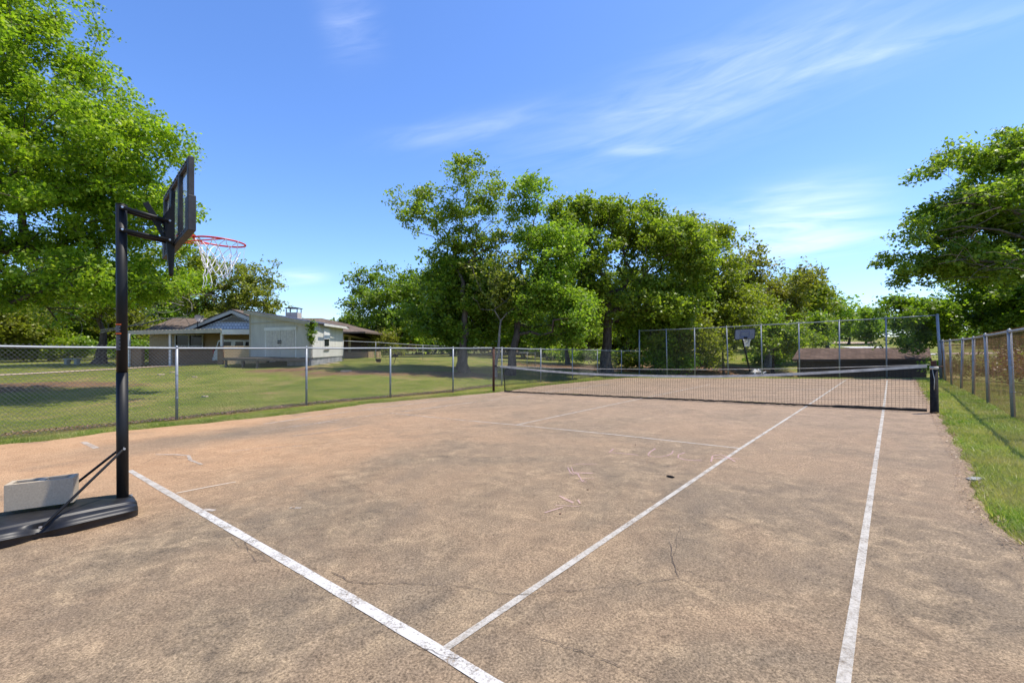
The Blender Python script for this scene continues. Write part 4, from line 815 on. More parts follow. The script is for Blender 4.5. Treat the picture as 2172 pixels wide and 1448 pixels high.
m.build('rim_brace', M['red'], hoop)
# ragged cord net
m = MB(); rr_ = random.Random(9); K = 12; lev = [0, .075, .15, .22, .28, .34]; rad = [1, .80, .66, .55, .50, .48]; pull = [0, .012, .03, .05, .07, .09]
def cordpt(l, a): 
    p = rc + e1 * rr0 * rad[l] * math.cos(a) + e2 * rr0 * rad[l] * math.sin(a) - np.array([0, 0, lev[l]]); return p - np.array([*(n2 * .3), 0]) * pull[l] + np.array([rr_.uniform(-.009, .009), rr_.uniform(-.009, .009), rr_.uniform(-.012, .012)])
grid = [[cordpt(l, 2 * math.pi * (k + .5 * (l % 2)) / K) for k in range(K)] for l in range(6)]
for l in range(5):
    for k in range(K):
        nb2 = [k, (k - 1) % K] if l % 2 == 0 else [k, (k + 1) % K]
        for j in nb2:
            if l == 0 and k in (0, 1, 11, 10): 
                if j == k and k == 0: m.tube([grid[0][k], grid[0][k] - [.01, 0, .12]], .0022, 4)
                continue
            if l == 4 and k % 3 == 0: continue
            if l >= 1 and k in (0, 11) and rr_.random() < .5: continue
            a, b = grid[l][k], grid[l + 1][j]; m.tube([a, (a + b) / 2 + np.array([rr_.uniform(-.01, .01), rr_.uniform(-.01, .01), -.004]), b], .0038, 5)
for k in (3, 5, 6, 8): b = grid[5][k]; m.tube([b, b + [.01, 0, -.05], b + [rr_.uniform(-.02, .03), 0, -.10 - .03 * rr_.random()]], .0035, 4)
m.build('net', M['cord'], hoop)
# warning label on the pole: orange bars with fine rows of print
m = MB(); m2 = MB(); ringa = math.atan2(-PB[1], -PB[0])
def arc(mb, z0, z1, a0, a1, r):
    n = 8; vs = []
    for i in range(n + 1):
        a = a0 + (a1 - a0) * i / n; x, y = PB[0] + r * math.cos(a) , PB[1] + r * math.sin(a); f_ = (z0 - pbot[2]) / (ptop[2] - pbot[2]); x += (ptop[0] - pbot[0]) * f_
        vs += [(x, y, z0), (x, y, z1)]
    mb.add(vs, [(2 * i, 2 * i + 2, 2 * i + 3, 2 * i + 1) for i in range(n)])
zl = lambda py: CH - (py - HY) * 3.88 / F
arc(m, zl(689), zl(686.5), ringa - 1.35, ringa - .1, .0428); arc(m, zl(708.5), zl(706), ringa - 1.35, ringa - .1, .0428); m.build('label_bar', M['orange'], hoop)
for k in range(7): arc(m2, zl(691.5 + 2.0 * k) - .0014, zl(691.5 + 2.0 * k) + .0014, ringa - 1.2, ringa - .25 - .2 * (k % 3 == 2), .0428)
for k in range(16): arc(m2, zl(711.5 + 2.0 * k) - .0012, zl(711.5 + 2.0 * k) + .0012, ringa - 1.2, ringa - .25 - .25 * (k % 4 == 1), .0428)
m2.build('label_print', M['white'], hoop)
# cinder block on the base
bA = Pt(155, 1065, 3.66); bB = Pt(8, 1085, 3.46); ax = (bA - bB); ax[2] = 0; bl = np.linalg.norm(ax); ax /= bl; side = np.array([-ax[1], ax[0], 0]); 
blen, bhgt, bdep = .42, .20, .15; org = bB + np.array([0, 0, .0]); tilt = (bA[2] - bB[2]) / bl; ax3 = np.array([ax[0], ax[1], tilt]); up = np.array([0, 0, 1.0])
blk = MB()
def bk(mb, a0, a1, s0, s1, z0, z1): mb.prism([org + ax3 * a0 + side * s0 + up * z0, org + ax3 * a1 + side * s0 + up * z0, org + ax3 * a1 + side * s1 + up * z0, org + ax3 * a0 + side * s1 + up * z0], up * (z1 - z0))
L2 = bl; wl = .028
bk(blk, 0, L2, 0, wl, 0, bhgt); bk(blk, 0, L2, bdep - wl, bdep, 0, bhgt)
for a0 in (0, L2 / 2 - .022, L2 - .034): bk(blk, a0, a0 + (.034 if a0 != L2 / 2 - .022 else .044), wl, bdep - wl, 0, bhgt)
bt = thing('cinder_block', 'grey concrete cinder block weighing down the near hoop base', 'concrete block', org)
blk.build('shell', M['block'], bt); m = MB(); bk(m, .034, L2 - .034, wl, bdep - wl, .01, bhgt - .018); m.build('core_shade_fill', M['core_shade'], bt)  # dark filler: near-black colour stands for shade inside the hollow cores

# ------------------------------------------------------------------ far basketball hoop
fb = G(1592, 797); fh = thing('basketball_hoop', 'far portable basketball hoop leaning left in front of the tall fence', 'basketball hoop', fb, 'portable basketball hoops'); D = fb[1]
bc = Pt(1580, 708.5, D - .45); m = MB(); m.tube([fb + [0, 0, .1], Pt(1578, 733, D), Pt(1575, 718, D)], .045, 10); m.build('pole', M['black_metal'], fh, True)
def fbp(x, z, dy=0): c_, s_ = math.cos(-.05), math.sin(-.05); return bc + np.array([x * c_ + z * s_ * -1, dy - .02 * x, -x * s_ + z * c_])
def rrect(w, h, r, dy=0):
    P = []
    for cx, cz, a0 in ((w - r, h - r, 0), (-w + r, h - r, 90), (-w + r, -h + r, 180), (w - r, -h + r, 270)):
        for k in range(4): a = math.radians(a0 + 30 * k); P.append(fbp(cx + r * math.cos(a), cz + r * math.sin(a), dy))
    return P
m = MB(); m.prism(rrect(.54, .29, .10), (0, .03, 0)); brd = m.build('backboard', M['black_plastic'], fh)
m = MB(); m.prism(rrect(.495, .245, .07, -.006), (0, .01, 0)); m.build('panel', M['boardgrey'], brd)
m = MB()
for a, b in (((-.22, -.14), (.22, -.14)), ((-.22, .14), (.22, .14)), ((-.22, -.15), (-.22, .15)), ((.22, -.15), (.22, .15))): m.obox(fbp(a[0], a[1], -.014), fbp(b[0], b[1], -.014), .004, .02, (0, -1, .01) if a[1] != b[1] else (0, 0, 1))
m.build('target_square', M['blue'], brd)
m = MB(); fr = fbp(-.02, -.25, -.28); m.tube([fr + np.array([.2 * math.cos(a), .2 * math.sin(a), 0]) for a in np.linspace(0, 6.283, 24, endpoint=False)], .012, 6, closed=True); m.box(fbp(.03, -.20, -.05), (.12, .1, .12)); m.build('rim', M['black_metal'], fh)
m = MB()
for k in range(12):
    a0, a1, a2 = [6.283 * (k + j) / 12 for j in (0, .5, 1)]
    for sg in (1, -1):
        pts = [fr + np.array([r_ * math.cos(6.283 * k / 12 + sg * j * .26), r_ * math.sin(6.283 * k / 12 + sg * j * .26), -z_]) for j, (r_, z_) in enumerate(((.2, 0), (.155, .11), (.125, .22), (.11, .34), (.11, .40)))]; m.tube(pts, .006, 3, cap=False)
m.build('net', M['cord'], fh)
m = MB(); m.obox(Pt(1576, 722, D), fbp(0, -.05, .03), .05, .04); m.obox(Pt(1577, 728, D), fbp(0, -.2, .03), .05, .04); m.build('arm', M['black_metal'], fh)
m = MB(); c = fb + np.array([.32, .12, 0]); prof = [(0, .55, .34), (.10, .56, .35), (.20, .46, .28), (.30, .30, .18), (.36, .14, .08)]
vs = []; 
for z_, a, b in prof:
    for k in range(16): an = 2 * math.pi * k / 16; vs.append(c + np.array([a * math.copysign(abs(math.cos(an)) ** .7, math.cos(an)), b * math.copysign(abs(math.sin(an)) ** .7, math.sin(an)), z_]))
fs = [(i * 16 + k, i * 16 + (k + 1) % 16, (i + 1) * 16 + (k + 1) % 16, (i + 1) * 16 + k) for i in range(4) for k in range(16)] + [tuple(64 + k for k in range(16))]
m.add(vs, fs); m.build('base', M['black_plastic'], fh, True)
m = MB()
for dx, sgn in ((-.25, 1), (.25, -1)): m.obox(c + [dx, -.36, .08], c + [dx * .3, -.10, .36], .09, .02); m.obox(c + [dx * .2, -.36, .06], c + [dx * 1.6, -.30, .25], .07, .02)
m.build('base_panel', M['lightgrey'], fh)
m = MB(); m.tube([fb + [0, 0, .5], c + [.3, 0, .25]], .015, 6); m.build('brace', M['black_metal'], fh)

# ------------------------------------------------------------------ things on the court
o = MB(); q = G(1422, 1010, .012); dr = G(1432, 1012) - G(1412, 1008); dr /= np.linalg.norm(dr); o.tube([q - dr * .045, q - dr * .034, q - dr * .01, q + dr * .025, q + dr * .046], [.004, .009, .011, .010, .004], 10)
o = o.build('pine_cone', M['blackpost'], smooth=True); tag(o, 'small dark elongated cone lying on the court near the chalk letters', 'debris'); 
m = MB(); P = [G(*p, .012) for p in ((2048, 1013), (2062, 1010), (2078, 1011), (2084, 1013.5), (2072, 1017), (2056, 1016))]; m.prism(P, (0, 0, -.008)); o = m.build('flat_stone', M['concrete']); tag(o, 'flat grey stone chip at the right edge of the court', 'stone')
rr_ = random.Random(5)
for k, (px, py, s) in enumerate(((622, 1076, .012), (1348, 943, .01), (1247, 1038, .008), (2058, 1060, .012), (2070, 1074, .016), (1188, 1089, .009))):
    q = G(px, py, .004); m = MB(); P = [q + np.array([s * math.cos(a) * rr_.uniform(.7, 1.5), s * math.sin(a) * rr_.uniform(.6, 1.2), 0]) for a in np.linspace(0, 6.28, 7)[:-1]]; m.prism(P, (0, 0, .006)); o = m.build('leaf_chip', M['litter'])
    tag(o, ['pale chip on the court left of the chalk arrow', 'dark speck by the service line', 'dark speck right of the chalk scribble', 'pale chip by the right court edge, upper of two', 'pale chip by the right court edge, lower of two', 'tiny pebble under the lower chalk mark'][k], 'debris')
def zz(cx, cy): return (1080 + cx / 4.022, 920 + cy / 4.022)
chalk = {'chalk letter L, first of the pink chalk word': [[(893, 130), (852, 160), (980, 172), (1105, 184)]],
 'chalk letter U, second of the pink chalk word': [[(1247, 128), (1200, 160), (1183, 184), (1210, 196), (1290, 200), (1350, 188), (1385, 172), (1400, 148)]],
 'chalk letter C, third of the pink chalk word': [[(1500, 162), (1445, 182), (1440, 205), (1490, 222), (1560, 230), (1640, 232)]],
 'chalk letter A, last of the pink chalk word, crossing the sideline': [[(1735, 190), (1722, 242)], [(1735, 192), (1800, 180), (1870, 208), (1930, 242)], [(1735, 212), (1850, 212), (1975, 216)]],
 'pink chalk scribble like a comb, left of the chalk word': [[(540, 268), (600, 260), (745, 261)], [(500, 290), (520, 330), (545, 350), (585, 345), (625, 412), (640, 395)], [(530, 290), (545, 330), (600, 350)], [(505, 345), (600, 342), (718, 342)], [(540, 335), (700, 338)], [(615, 385), (725, 388)], [(590, 412), (630, 415), (665, 415)]],
 'pink chalk arrow head below the comb scribble': [[(428, 532), (470, 560), (545, 595)], [(450, 540), (550, 590)], [(395, 617), (480, 618), (595, 626)], [(300, 680), (380, 655), (460, 630)], [(585, 570), (606, 600)]]}
for lab, strokes in chalk.items():
    m = MB()
    for k, s_ in enumerate(strokes): strip(m, [G(*zz(*p)) for p in s_], .019 if 'letter' in lab else .011, .008 + .0005 * k, seg=.05, wob=.3)
    o = m.build('chalk_drawing', M['chalk']); tag(o, lab, 'chalk drawing', 'pink chalk drawings on the court')

# ------------------------------------------------------------------ paths
def drape(name, pts, mat, lift=.02, w=None):
    m = MB(); P = []
    for a, b in zip(pts[:-1], pts[1:]):
        k = max(1, int(np.linalg.norm(np.array(b) - np.array(a)) / .5)); P += [np.array(a) + (np.array(b) - np.array(a)) * i / k for i in range(k)]
    P.append(np.array(pts[-1])); vs = []
    for i, p in enumerate(P):
        t_ = P[min(i + 1, len(P) - 1)] - P[max(i - 1, 0)]; t_ = t_ / np.linalg.norm(t_); nn_ = np.array([-t_[1], t_[0]])
        for s_ in np.linspace(-1, 1, 7): q = p + nn_ * w / 2 * s_; vs.append((q[0], q[1], T1(*q) + lift))
    m.add(vs, [(7 * i + j, 7 * i + j + 1, 7 * i + j + 8, 7 * i + j + 7) for i in range(len(P) - 1) for j in range(6)]); return struct(m.build(name, mat))
def w2(px, d): return ((px - 1086) * d / F, d)
drape('driveway', [w2(-500, 20.5), w2(-150, 23), w2(0, 24.5), w2(120, 26.2), w2(240, 28), w2(330, 29.3), w2(400, 29.5)], M['drive'], .03, 1.7)
drape('far_road', [w2(1990, 62), w2(2100, 62), w2(2250, 60)], M['drive'], .05, 3.0)
drape('gravel_drive', [w2(1820, 85), w2(1870, 75), w2(1900, 66), w2(1940, 58)], M['gravel'], .06, 6.0)
drape('dirt_track', [w2(1690, 118), w2(1780, 104), w2(1850, 98)], M['drive'], .08, 7.0)

# ------------------------------------------------------------------ house
brickX = mat_brick('tan_brick', (1, .1), ((.50, .34, .18), (.62, .45, .26)), (.66, .52, .34))
house = thing('brick_house', 'low tan brick house with brown hip roof, carport and blue grey front gable', 'house', Pt(480, 772, 32))
def Q(px, py, d): return Pt(px, py, d)
def wall(name, a, b, z0, z1, mat, parent, th=.2, **k):
    a, b = np.array(a, float), np.array(b, float); d = b - a; d /= np.linalg.norm(d); nrm = np.array([-d[1], d[0]]) * th
    m = MB(); m.prism([(*a, z0), (*b, z0), (*(b + nrm), z0), (*(a + nrm), z0)], (0, 0, z1 - z0)); return m.build(name, mat, parent, **k)
hx = lambda px, d: (px - 1086) * d / F
gz = -.05
# main walls
wall('wall', (hx(318, 35), 35), (hx(560, 35), 35), gz, 2.45, brickX, house)
wall('wall', (hx(318, 35), 35.2), (hx(318, 35), 43), gz, 2.45, brickX, house)
# roof: hip over the left part
def roofpoly(m, pts): m.add(pts, [tuple(range(len(pts)))])
m = MB(); e0, e1_ = hx(300, 34.2), hx(800, 40); zr, ze = 3.78, 2.46
c1, c2, c3, c4 = (e0, 34.0, ze), (hx(560, 34), 34.0, ze), (-11.4, 34.2, 2.3), (-11.4, 46, 2.3)
r1, r2 = (hx(368, 39.5), 39.5, 3.82), (-16.6, 39.5, 3.82)
th_ = .12
def slab(m, pts, t=.12):
    m.prism([np.array(p) - [0, 0, t] for p in pts], (0, 0, t))
slab(m, [(e0, 34, ze), (-11.0, 34.0, ze), r2, r1]); slab(m, [(e0, 46, ze), (e0, 34, ze), r1]); slab(m, [(-11.0, 46, ze), (e0, 46, ze), r1, r2]); slab(m, [(-11.0, 34, ze), (-11.0, 46, ze), r2])
main_roof = m.build('roof', M['roof'], house)
# front gable
gz0 = CH - (698 - HY) * 32.5 / F; apx = Q(497, 661, 32.5); gl = Q(400, 699, 32.5); gr = Q(594, 699, 32.5)
tsh = NT('blue_grey_shake'); sp = tsh.n('ShaderNodeSeparateXYZ'); tsh.l(tsh.pos(), sp.inputs[0]); cx = tsh.n('ShaderNodeCombineXYZ'); tsh.l(sp.outputs[0], cx.inputs[0]); tsh.l(sp.outputs[2], cx.inputs[1])
b = tsh.n('ShaderNodeTexBrick'); tsh.l(cx.outputs[0], b.inputs[0]); b.inputs['Scale'].default_value = 1; b.inputs['Brick Width'].default_value = .22; b.inputs['Row Height'].default_value = .2; b.inputs['Mortar Size'].default_value = .016
b.inputs['Color1'].default_value = (.58, .62, .66, 1); b.inputs['Color2'].default_value = (.70, .73, .76, 1); b.inputs['Mortar'].default_value = (.25, .28, .33, 1); M['gable'] = tsh.bsdf(b.outputs[0], .8, .2, bump=b.outputs['Fac'], bd=-.02)
m = MB(); m.prism([gl + [.5, 0, 0], gr + [-.5, 0, 0], apx + [0, 0, -.2]], (0, .15, 0)); m.build('gable', M['gable'], house)
m = MB(); a_ = apx + [0, -.04, -.28]; m.prism([a_ + [-1.05, 0, -.46], a_ + [1.05, 0, -.46], a_], (0, .03, 0)); vent = m.build('gable_vent', M['fascia'], house)
m = MB()
for k in range(4): z_ = -.12 - .085 * k; hw_ = -z_ * 2.2; m.box(a_ + [0, -.012, z_ - .02], (hw_ * 1.9, .02, .03))
m.build('louvre', M['dark'], vent)
m = MB(); m.obox(gl + [0, -.32, -.02], apx + [0, -.32, .0], .06, .26); m.obox(apx + [0, -.325, .0], gr + [0, -.325, -.02], .06, .26); m.build('rake_board', M['cream'], house)
m = MB(); slab(m, [gl + [-.05, -.36, .14], apx + [0, -.36, .17], apx + [0, 6.5, .17], gl + [-.05, 6.5, .14]], .08); slab(m, [apx + [0.01, -.36, .17], gr + [.05, -.36, .14], gr + [.05, 6.5, .14], apx + [0.01, 6.5, .17]], .08); m.build('gable_roof', M['roof'], house)
# carport roof slab with ribbed metal edge
A = Q(266, 702, 31.6); B = Q(470, 697.3, 28.2); C = Q(560, 697, 28.2); A2 = np.array([A[0] + .6, 35, A[2]]); 
m = MB(); poly = [A, B, C, np.array([C[0], 34.8, C[2]]), np.array([A[0] + 1.2, 34.8, A[2]])]; m.prism([p - [0, 0, .10] for p in poly], (0, 0, .08)); cr_ = m.build('carport_roof', M['dark'], house)
m = MB(); m.obox(A - [0, 0.03, .13], B - [0, 0.03, .13], .04, .24); m.build('fascia', M['fascia'], house)
m = MB(); m.obox(B - [-.03, .02, .14], C - [0, .02, .14], .05, .22); m.obox(B - [-.03, .03, .30], C - [0, .03, .30], .06, .09); m.build('fascia', M['white_trim'], house)
m = MB(); nR_ = 26
for k in range(nR_): p = A + (B - A) * (k + .5) / nR_; m.box(p + [0, 0, .01], (.16, .12, .035))
m.build('metal_roof_rib', M['fascia'], house)
for px, d in ((273.5, 31.2), (361.5, 30.3), (470.8, 28.35)):
    x = hx(px, d); m = MB(); m.box((x, d, (2.2 + gz) / 2 + .02), (.13, .13, 2.2 - gz)); m.build('carport_post', M['white_trim'], house)
# low brick walls
la = (hx(268, 31.4), 31.4); lb = (hx(372, 29.9), 29.9); db = np.array(lb) - la; brickL = mat_brick('brown_brick', tuple(db / np.linalg.norm(db)), ((.20, .12, .075), (.28, .17, .10)), (.3, .24, .17))
wall('low_brick_wall', la, (hx(300, 31), 31), gz, CH - (734 - HY) * 31.4 / F, brickL, house)
wall('low_brick_wall', (hx(300, 31) + .01, 31.6), (hx(462, 31), 31.6), gz, CH - (738 - HY) * 31 / F, brickL, house)
brF = mat_brick('lit_tan_brick', (1, 0), ((.72, .47, .25), (.82, .58, .34)), (.36, .26, .16))  # sunlight is put into this brighter brick colour
y1_ = 27.6; wall('low_brick_wall', (hx(476, y1_), y1_), (hx(545, y1_) + .1, y1_ + .75), -.15, CH - (733.5 - HY) * y1_ / F, brF, house, .35)
m = MB(); m.box(((hx(464, 28) + hx(476, 28)) / 2, 28.12, (-.15 + 1.34) / 2), (hx(476, 28) - hx(464, 28), .5, 1.52)); m.build('brick_pier', brickL, house)
wall('wall', (hx(478, 31.5) + 3.8, 33.5), (hx(478, 31.5) + 5.2, 33.5), gz, 2.3, M['dark'], house)
# carport floor
m = MB(); m.prism([(A[0], 31.9, -.06), (hx(470, 28.4), 28.6, -.06), (hx(560, 28.4), 28.6, -.06), (hx(560, 34), 34.9, -.06), (A[0], 34.9, -.06)], (0, 0, -.2)); m.build('carport_floor', M['concrete'], house)
# picture window
wa, wb = Q(372, 710, 34.9), Q(430, 710, 34.9); zt_, zb_ = wa[2], CH - (742 - HY) * 34.9 / F; m = MB(); x0, x1 = wa[0], wb[0]
for a in (((x0 + x1) / 2, zt_, x1 - x0, .09), ((x0 + x1) / 2, zb_, x1 - x0, .09)): m.box((a[0], 34.93, a[1]), (a[2] + .09, .1, a[3]))
for xx in (x0, (x0 + x1) / 2, x1): m.box((xx, 34.92, (zt_ + zb_) / 2), (.09, .11, zt_ - zb_ - .09))
m.box(((x0 + x1) / 2, 34.925, zt_ - (zt_ - zb_) * .72), (x1 - x0 - .1, .08, .06)); win = m.build('window', M['white_trim'], house)
m = MB(); m.box(((x0 + x1) / 2, 34.96, (zt_ + zb_) / 2), (x1 - x0, .03, zt_ - zb_)); m.build('pane', M['glass'], win)
# chimney
ca = Q(623, 672, 38.5); m = MB(); zc0, zc1 = 3.0, CH - (663 - HY) * 38.5 / F; m.box((ca[0], 38.5, (zc0 + zc1) / 2), (1.0, .8, zc1 - zc0)); chm = m.build('chimney', mat_brick('pale_chimney_brick', (1, 0), ((.42, .36, .32), (.60, .55, .50)), (.6, .58, .55)), house)
m = MB(); zt2 = CH - (654.5 - HY) * 38.5 / F
for sx_ in (-.46, .46):
    for sy_ in (-.36, .36): m.box((ca[0] + sx_, 38.5 + sy_, (zc1 + zt2) / 2), (.06, .06, zt2 - zc1))
m.prism([(ca[0] - .56, 38.0, zt2), (ca[0] + .56, 38.0, zt2), (ca[0] + .56, 39.0, zt2), (ca[0] - .56, 39.0, zt2)], (0, 0, .05)); m.add([(ca[0] - .55, 38.02, zt2 + .05), (ca[0] + .55, 38.02, zt2 + .05), (ca[0] + .55, 38.98, zt2 + .05), (ca[0] - .55, 38.98, zt2 + .05), (ca[0] - .15, 38.5, zt2 + .13), (ca[0] + .15, 38.5, zt2 + .13)], [(0, 1, 5, 4), (1, 2, 5), (2, 3, 4, 5), (3, 0, 4)])
m.build('chimney_cap', M['darkmetal'], chm)
# right wing with patio
wg = thing('house_wing', 'right wing of the brick house with covered patio beyond the shed', 'house', Pt(760, 757, 38))
m = MB(); z1a = CH - (712 - HY) * 36 / F; ea, eb = Q(722, 707, 35), Q(792, 720, 41); ra, rb_ = Q(722, 690, 39), Q(790, 716, 42.5); slab(m, [ea, eb, rb_, Q(738, 695, 41), ra], .1); m.build('roof', M['roof'], wg)
m = MB(); m.obox(ea - [0, .02, .08], eb - [0, .02, .08], .04, .14); m.build('fascia', M['fascia'], wg)
wall('wall', (hx(718, 39), 39), (hx(782, 42), 42), 0, 2.0, simple('shaded_tan_wall', (.22, .13, .075), .9, .1), wg)  # shade under the patio roof is put into this darker tan
for px, d in ((727, 35.2), (741.5, 36.3)):
    m = MB(); zz_ = ea[2] + (eb[2] - ea[2]) * (px - 722) / 70 - .1; m.box((hx(px, d), d, zz_ / 2 - .02), (.15, .15, zz_)); m.build('patio_post', simple('yellow_cream_post', (.50, .42, .24), .7), wg)
brP = mat_brick('patio_brick', (1, .3), ((.22, .14, .09), (.34, .22, .14)), (.35, .28, .2))
wall('patio_wall', (hx(725, 35), 35), (hx(781, 36.5), 36.5), .1, CH - (746.5 - HY) * 35 / F, brP, wg); wall('patio_wall', (hx(781.5, 36.4), 36.4), (hx(793, 36.6), 36.6), .1, CH - (746 - HY) * 35 / F, brF, wg); wall('patio_wall', (hx(799, 37), 37), (hx(808, 37.2), 37.2), .1, CH - (746 - HY) * 35 / F, brF, wg)
# satellite dish
sdp = Q(419, 693, 31.9); t = thing('satellite_dish', 'grey satellite dish on the left slope of the gable roof', 'satellite dish', sdp); m = MB(); m.tube([sdp, sdp + [.0, 0, .3], sdp + [.12, -.05, .5]], .035, 8); m.build('mast', M['dish'], t)
m = MB(); c = Q(422, 675, 31.8); dn = Vector((.85, -.35, .45)).normalized(); xa = dn.orthogonal().normalized(); ya = dn.cross(xa); vs = [Vector(c) - dn * .1]; 
for rr2, dz_ in ((.15, -.08), (.30, 0)):
    for k in range(16): a = 6.283 * k / 16; vs.append(Vector(c) + (xa * math.cos(a) + ya * math.sin(a)) * rr2 + dn * dz_)
m.add(vs, [(0, 1 + k, 1 + (k + 1) % 16) for k in range(16)] + [(1 + k, 17 + k, 17 + (k + 1) % 16, 1 + (k + 1) % 16) for k in range(16)]); m.build('reflector', M['dish'], t, True); m = MB(); m.tube([c - [0, 0, .3], c + np.array([.4, -.2, .1])], .02, 6); m.box(c + np.array([.42, -.2, .12]), (.1, .08, .1)); m.build('receiver', M['dish'], t)

# ------------------------------------------------------------------ shed beside the house
fr_, fl_, br_ = np.array([-10.63, 24.0]), np.array([-15.35, 26.5]), np.array([-10.95, 29.3]); bl_ = fl_ + (br_ - fr_)
shd = thing('shed', 'pale beige lean-to shed with double doors in front of the house', 'shed', (*fr_, .3))
zf = .74; zR = CH - (686.5 - HY) * 24.0 / F; zL = CH - (663.5 - HY) * 26.5 / F
fdir = (fr_ - fl_) / np.linalg.norm(fr_ - fl_); mF = mat_planks('beige_siding_shade_tone', tuple(fdir), (.56, .53, .46), 1.22); sdir = (br_ - fr_) / np.linalg.norm(br_ - fr_); mS = mat_planks('beige_siding_sunlit_tone', tuple(sdir), (.72, .70, .63), .3)  # front colour carries a shaded beige, side colour a sunlit one
fn = np.array([fdir[1], -fdir[0]]); sn = np.array([sdir[1], -sdir[0]])
if fn @ fr_ > 0: fn = -fn
def fp(s, z, o_=0): q = fl_ + (fr_ - fl_) * s + fn * o_; return np.array([q[0], q[1], z])
m = MB(); m.prism([fp(0, zf), fp(1, zf), fp(1, zR), fp(0, zL)], np.array([*(-fn * .1), 0])); m.build('front_wall', mF, shd)
m = MB(); a, b2 = fr_ - fn * .101, br_; m.prism([(*a, zf + .0), (*b2, zf), (*b2, zR - .0), (*a, zR - .0)], (-.1, 0, 0)); m.build('side_wall', mS, shd)
m = MB(); m.prism([(*bl_, zf), (*br_, zf), (*br_, zR), (*bl_, zL)], (0, .1, 0)); m.prism([(*fl_, zf), (*bl_, zf), (*bl_, zL - .1), (*(fl_ - fn * .1), zL - .1)], (.1, 0, 0)); m.build('back_wall', mF, shd)
m = MB(); ov = .25; slab(m, [fp(-.03, zL + .16, .18), fp(1.06, zR + .08, .18), np.array([*(br_ + [.35, .3]), zR + .06]), np.array([*(bl_ + [-.1, .3]), zL + .16])], .05); m.build('roof', M['darkmetal'], shd)
m = MB(); m.obox(fp(-.035, zL + .04, .22), fp(1.03, zR + .0, .22), .03, .17); m.build('fascia', M['fascia'], shd)
m = MB(); sa, sb = np.array([*(fr_ + [.32, .9]), zR + .0]), np.array([*(br_ + [.32, .2]), zR + .0]); m.obox(sa, sb, .03, .13); m.build('side_fascia', M['white_trim'], shd)
zh = CH - (682.5 - HY) * 25.4 / F
m = MB(); m.obox(fp(.02, zh - .03, .015), fp(.99, zh - .02, .015), .03, .04); m.obox(fp(.02, zf, .015), fp(.02, zL - .1, .015), .03, .1, (1, 0, 0)); m.obox(fp(.985, zf, .015), fp(.985, zR - .05, .015), .03, .08, (1, 0, 0)); m.build('trim', M['fascia'], shd)
def sx_at(px): k = (px - 1086) / F; return (k * fl_[1] - fl_[0]) / ((fr_ - fl_)[0] - k * (fr_ - fl_)[1])
s0, s1, sm = sx_at(566), sx_at(625), sx_at(596); dz1 = CH - (701 - HY) * 25.2 / F; dz0 = zf + .02
for a, b2 in ((s0, sm - .004), (sm + .004, s1)):
    m = MB(); m.prism([fp(a, dz0, .01), fp(b2, dz0, .01), fp(b2, dz1, .01), fp(a, dz1, .01)], np.array([*(fn * .04), 0])); dr_ = m.build('door', simple('beige_door', (.56, .52, .44), .7), shd)
    m = MB(); w_ = (b2 - a)
    for i in range(2):
        for j in range(4): u0 = a + w_ * (.12 + .42 * i); z0 = dz0 + (dz1 - dz0) * (.06 + .235 * j); m.prism([fp(u0, z0, .052), fp(u0 + w_ * .34, z0, .052), fp(u0 + w_ * .34, z0 + .36, .052), fp(u0, z0 + .36, .052)], np.array([*(fn * .012), 0]))
    m.build('door_panel', simple('beige_door_panel', (.53, .485, .41), .7), dr_, bevel=.006)
    hs_ = b2 - .012 if a == s0 else a + .012; m = MB()
    for z_ in (CH - (727 - HY) * 25 / F, CH - (723 - HY) * 25 / F): c = fp(hs_, z_, .07); m.tube([c, c + np.array([*(fn * .07), 0])], .035, 8)
    m.build('handle', M['darkmetal'], dr_)
m = MB(); m.obox(fp(s0 - .03, dz1 + .10, .03), fp(s1 + .035, dz1 + .10, .03), .06, .17); m.obox(fp(s0 - .012, dz0, .02), fp(s0 - .012, dz1 + .01, .02), .04, .09, (1, 0, 0)); m.obox(fp(s1 + .02, dz0, .02), fp(s1 + .02, dz1 + .01, .02), .04, .1, (1, 0, 0)); m.build('door_frame', M['white_trim'], shd)
# side window with board
def sp_(px, py, o_=0): k = (px - 1086) / F; dd_ = br_ - fr_; t_ = (k * fr_[1] - fr_[0]) / (dd_[0] - k * dd_[1]); q = fr_ + dd_ * t_; z = CH - (py - HY) * q[1] / F; return np.array([q[0] + o_, q[1], z])
m = MB(); m.prism([sp_(684, 744, .005), sp_(697, 743, .005), sp_(697, 696, .005), sp_(684, 695, .005)], (.05, 0, 0)); w_ = m.build('window', M['white_trim'], shd)
m = MB(); m.prism([sp_(686, 734, .06), sp_(695.5, 733, .06), sp_(695.5, 719.5, .06), sp_(686, 719, .06)], (.01, 0, 0)); m.build('pane', M['glass'], w_); m = MB(); m.prism([sp_(684.5, 719, .06), sp_(697, 719, .06), sp_(697, 697, .06), sp_(684.5, 696, .06)], (.03, 0, 0)); m.build('window_board', simple('white_board', (.74, .74, .72), .6), w_)
m = MB(); m.prism([sp_(685, 743, .06), sp_(696, 742, .06), sp_(696, 740.5, .06), sp_(685, 741.5, .06)], (.03, 0, 0)); m.build('sill', M['deck'], w_)
m = MB(); g1, g2 = T1(*fr_) - .3, T1(*br_) - .3; m.prism([(fr_[0] - .02, fr_[1] + .1, zf), (br_[0] - .02, br_[1], zf), (br_[0] - .02, br_[1], g2), (fr_[0] - .02, fr_[1] + .1, g1)], (-.15, 0, 0)); m.prism([fp(.62, zf - .12, -.05), fp(.99, zf - .12, -.05), fp(.99, -.5, -.05), fp(.62, -.5, -.05)], np.array([*(-fn * .1), 0])); m.build('foundation', M['concrete'], shd)
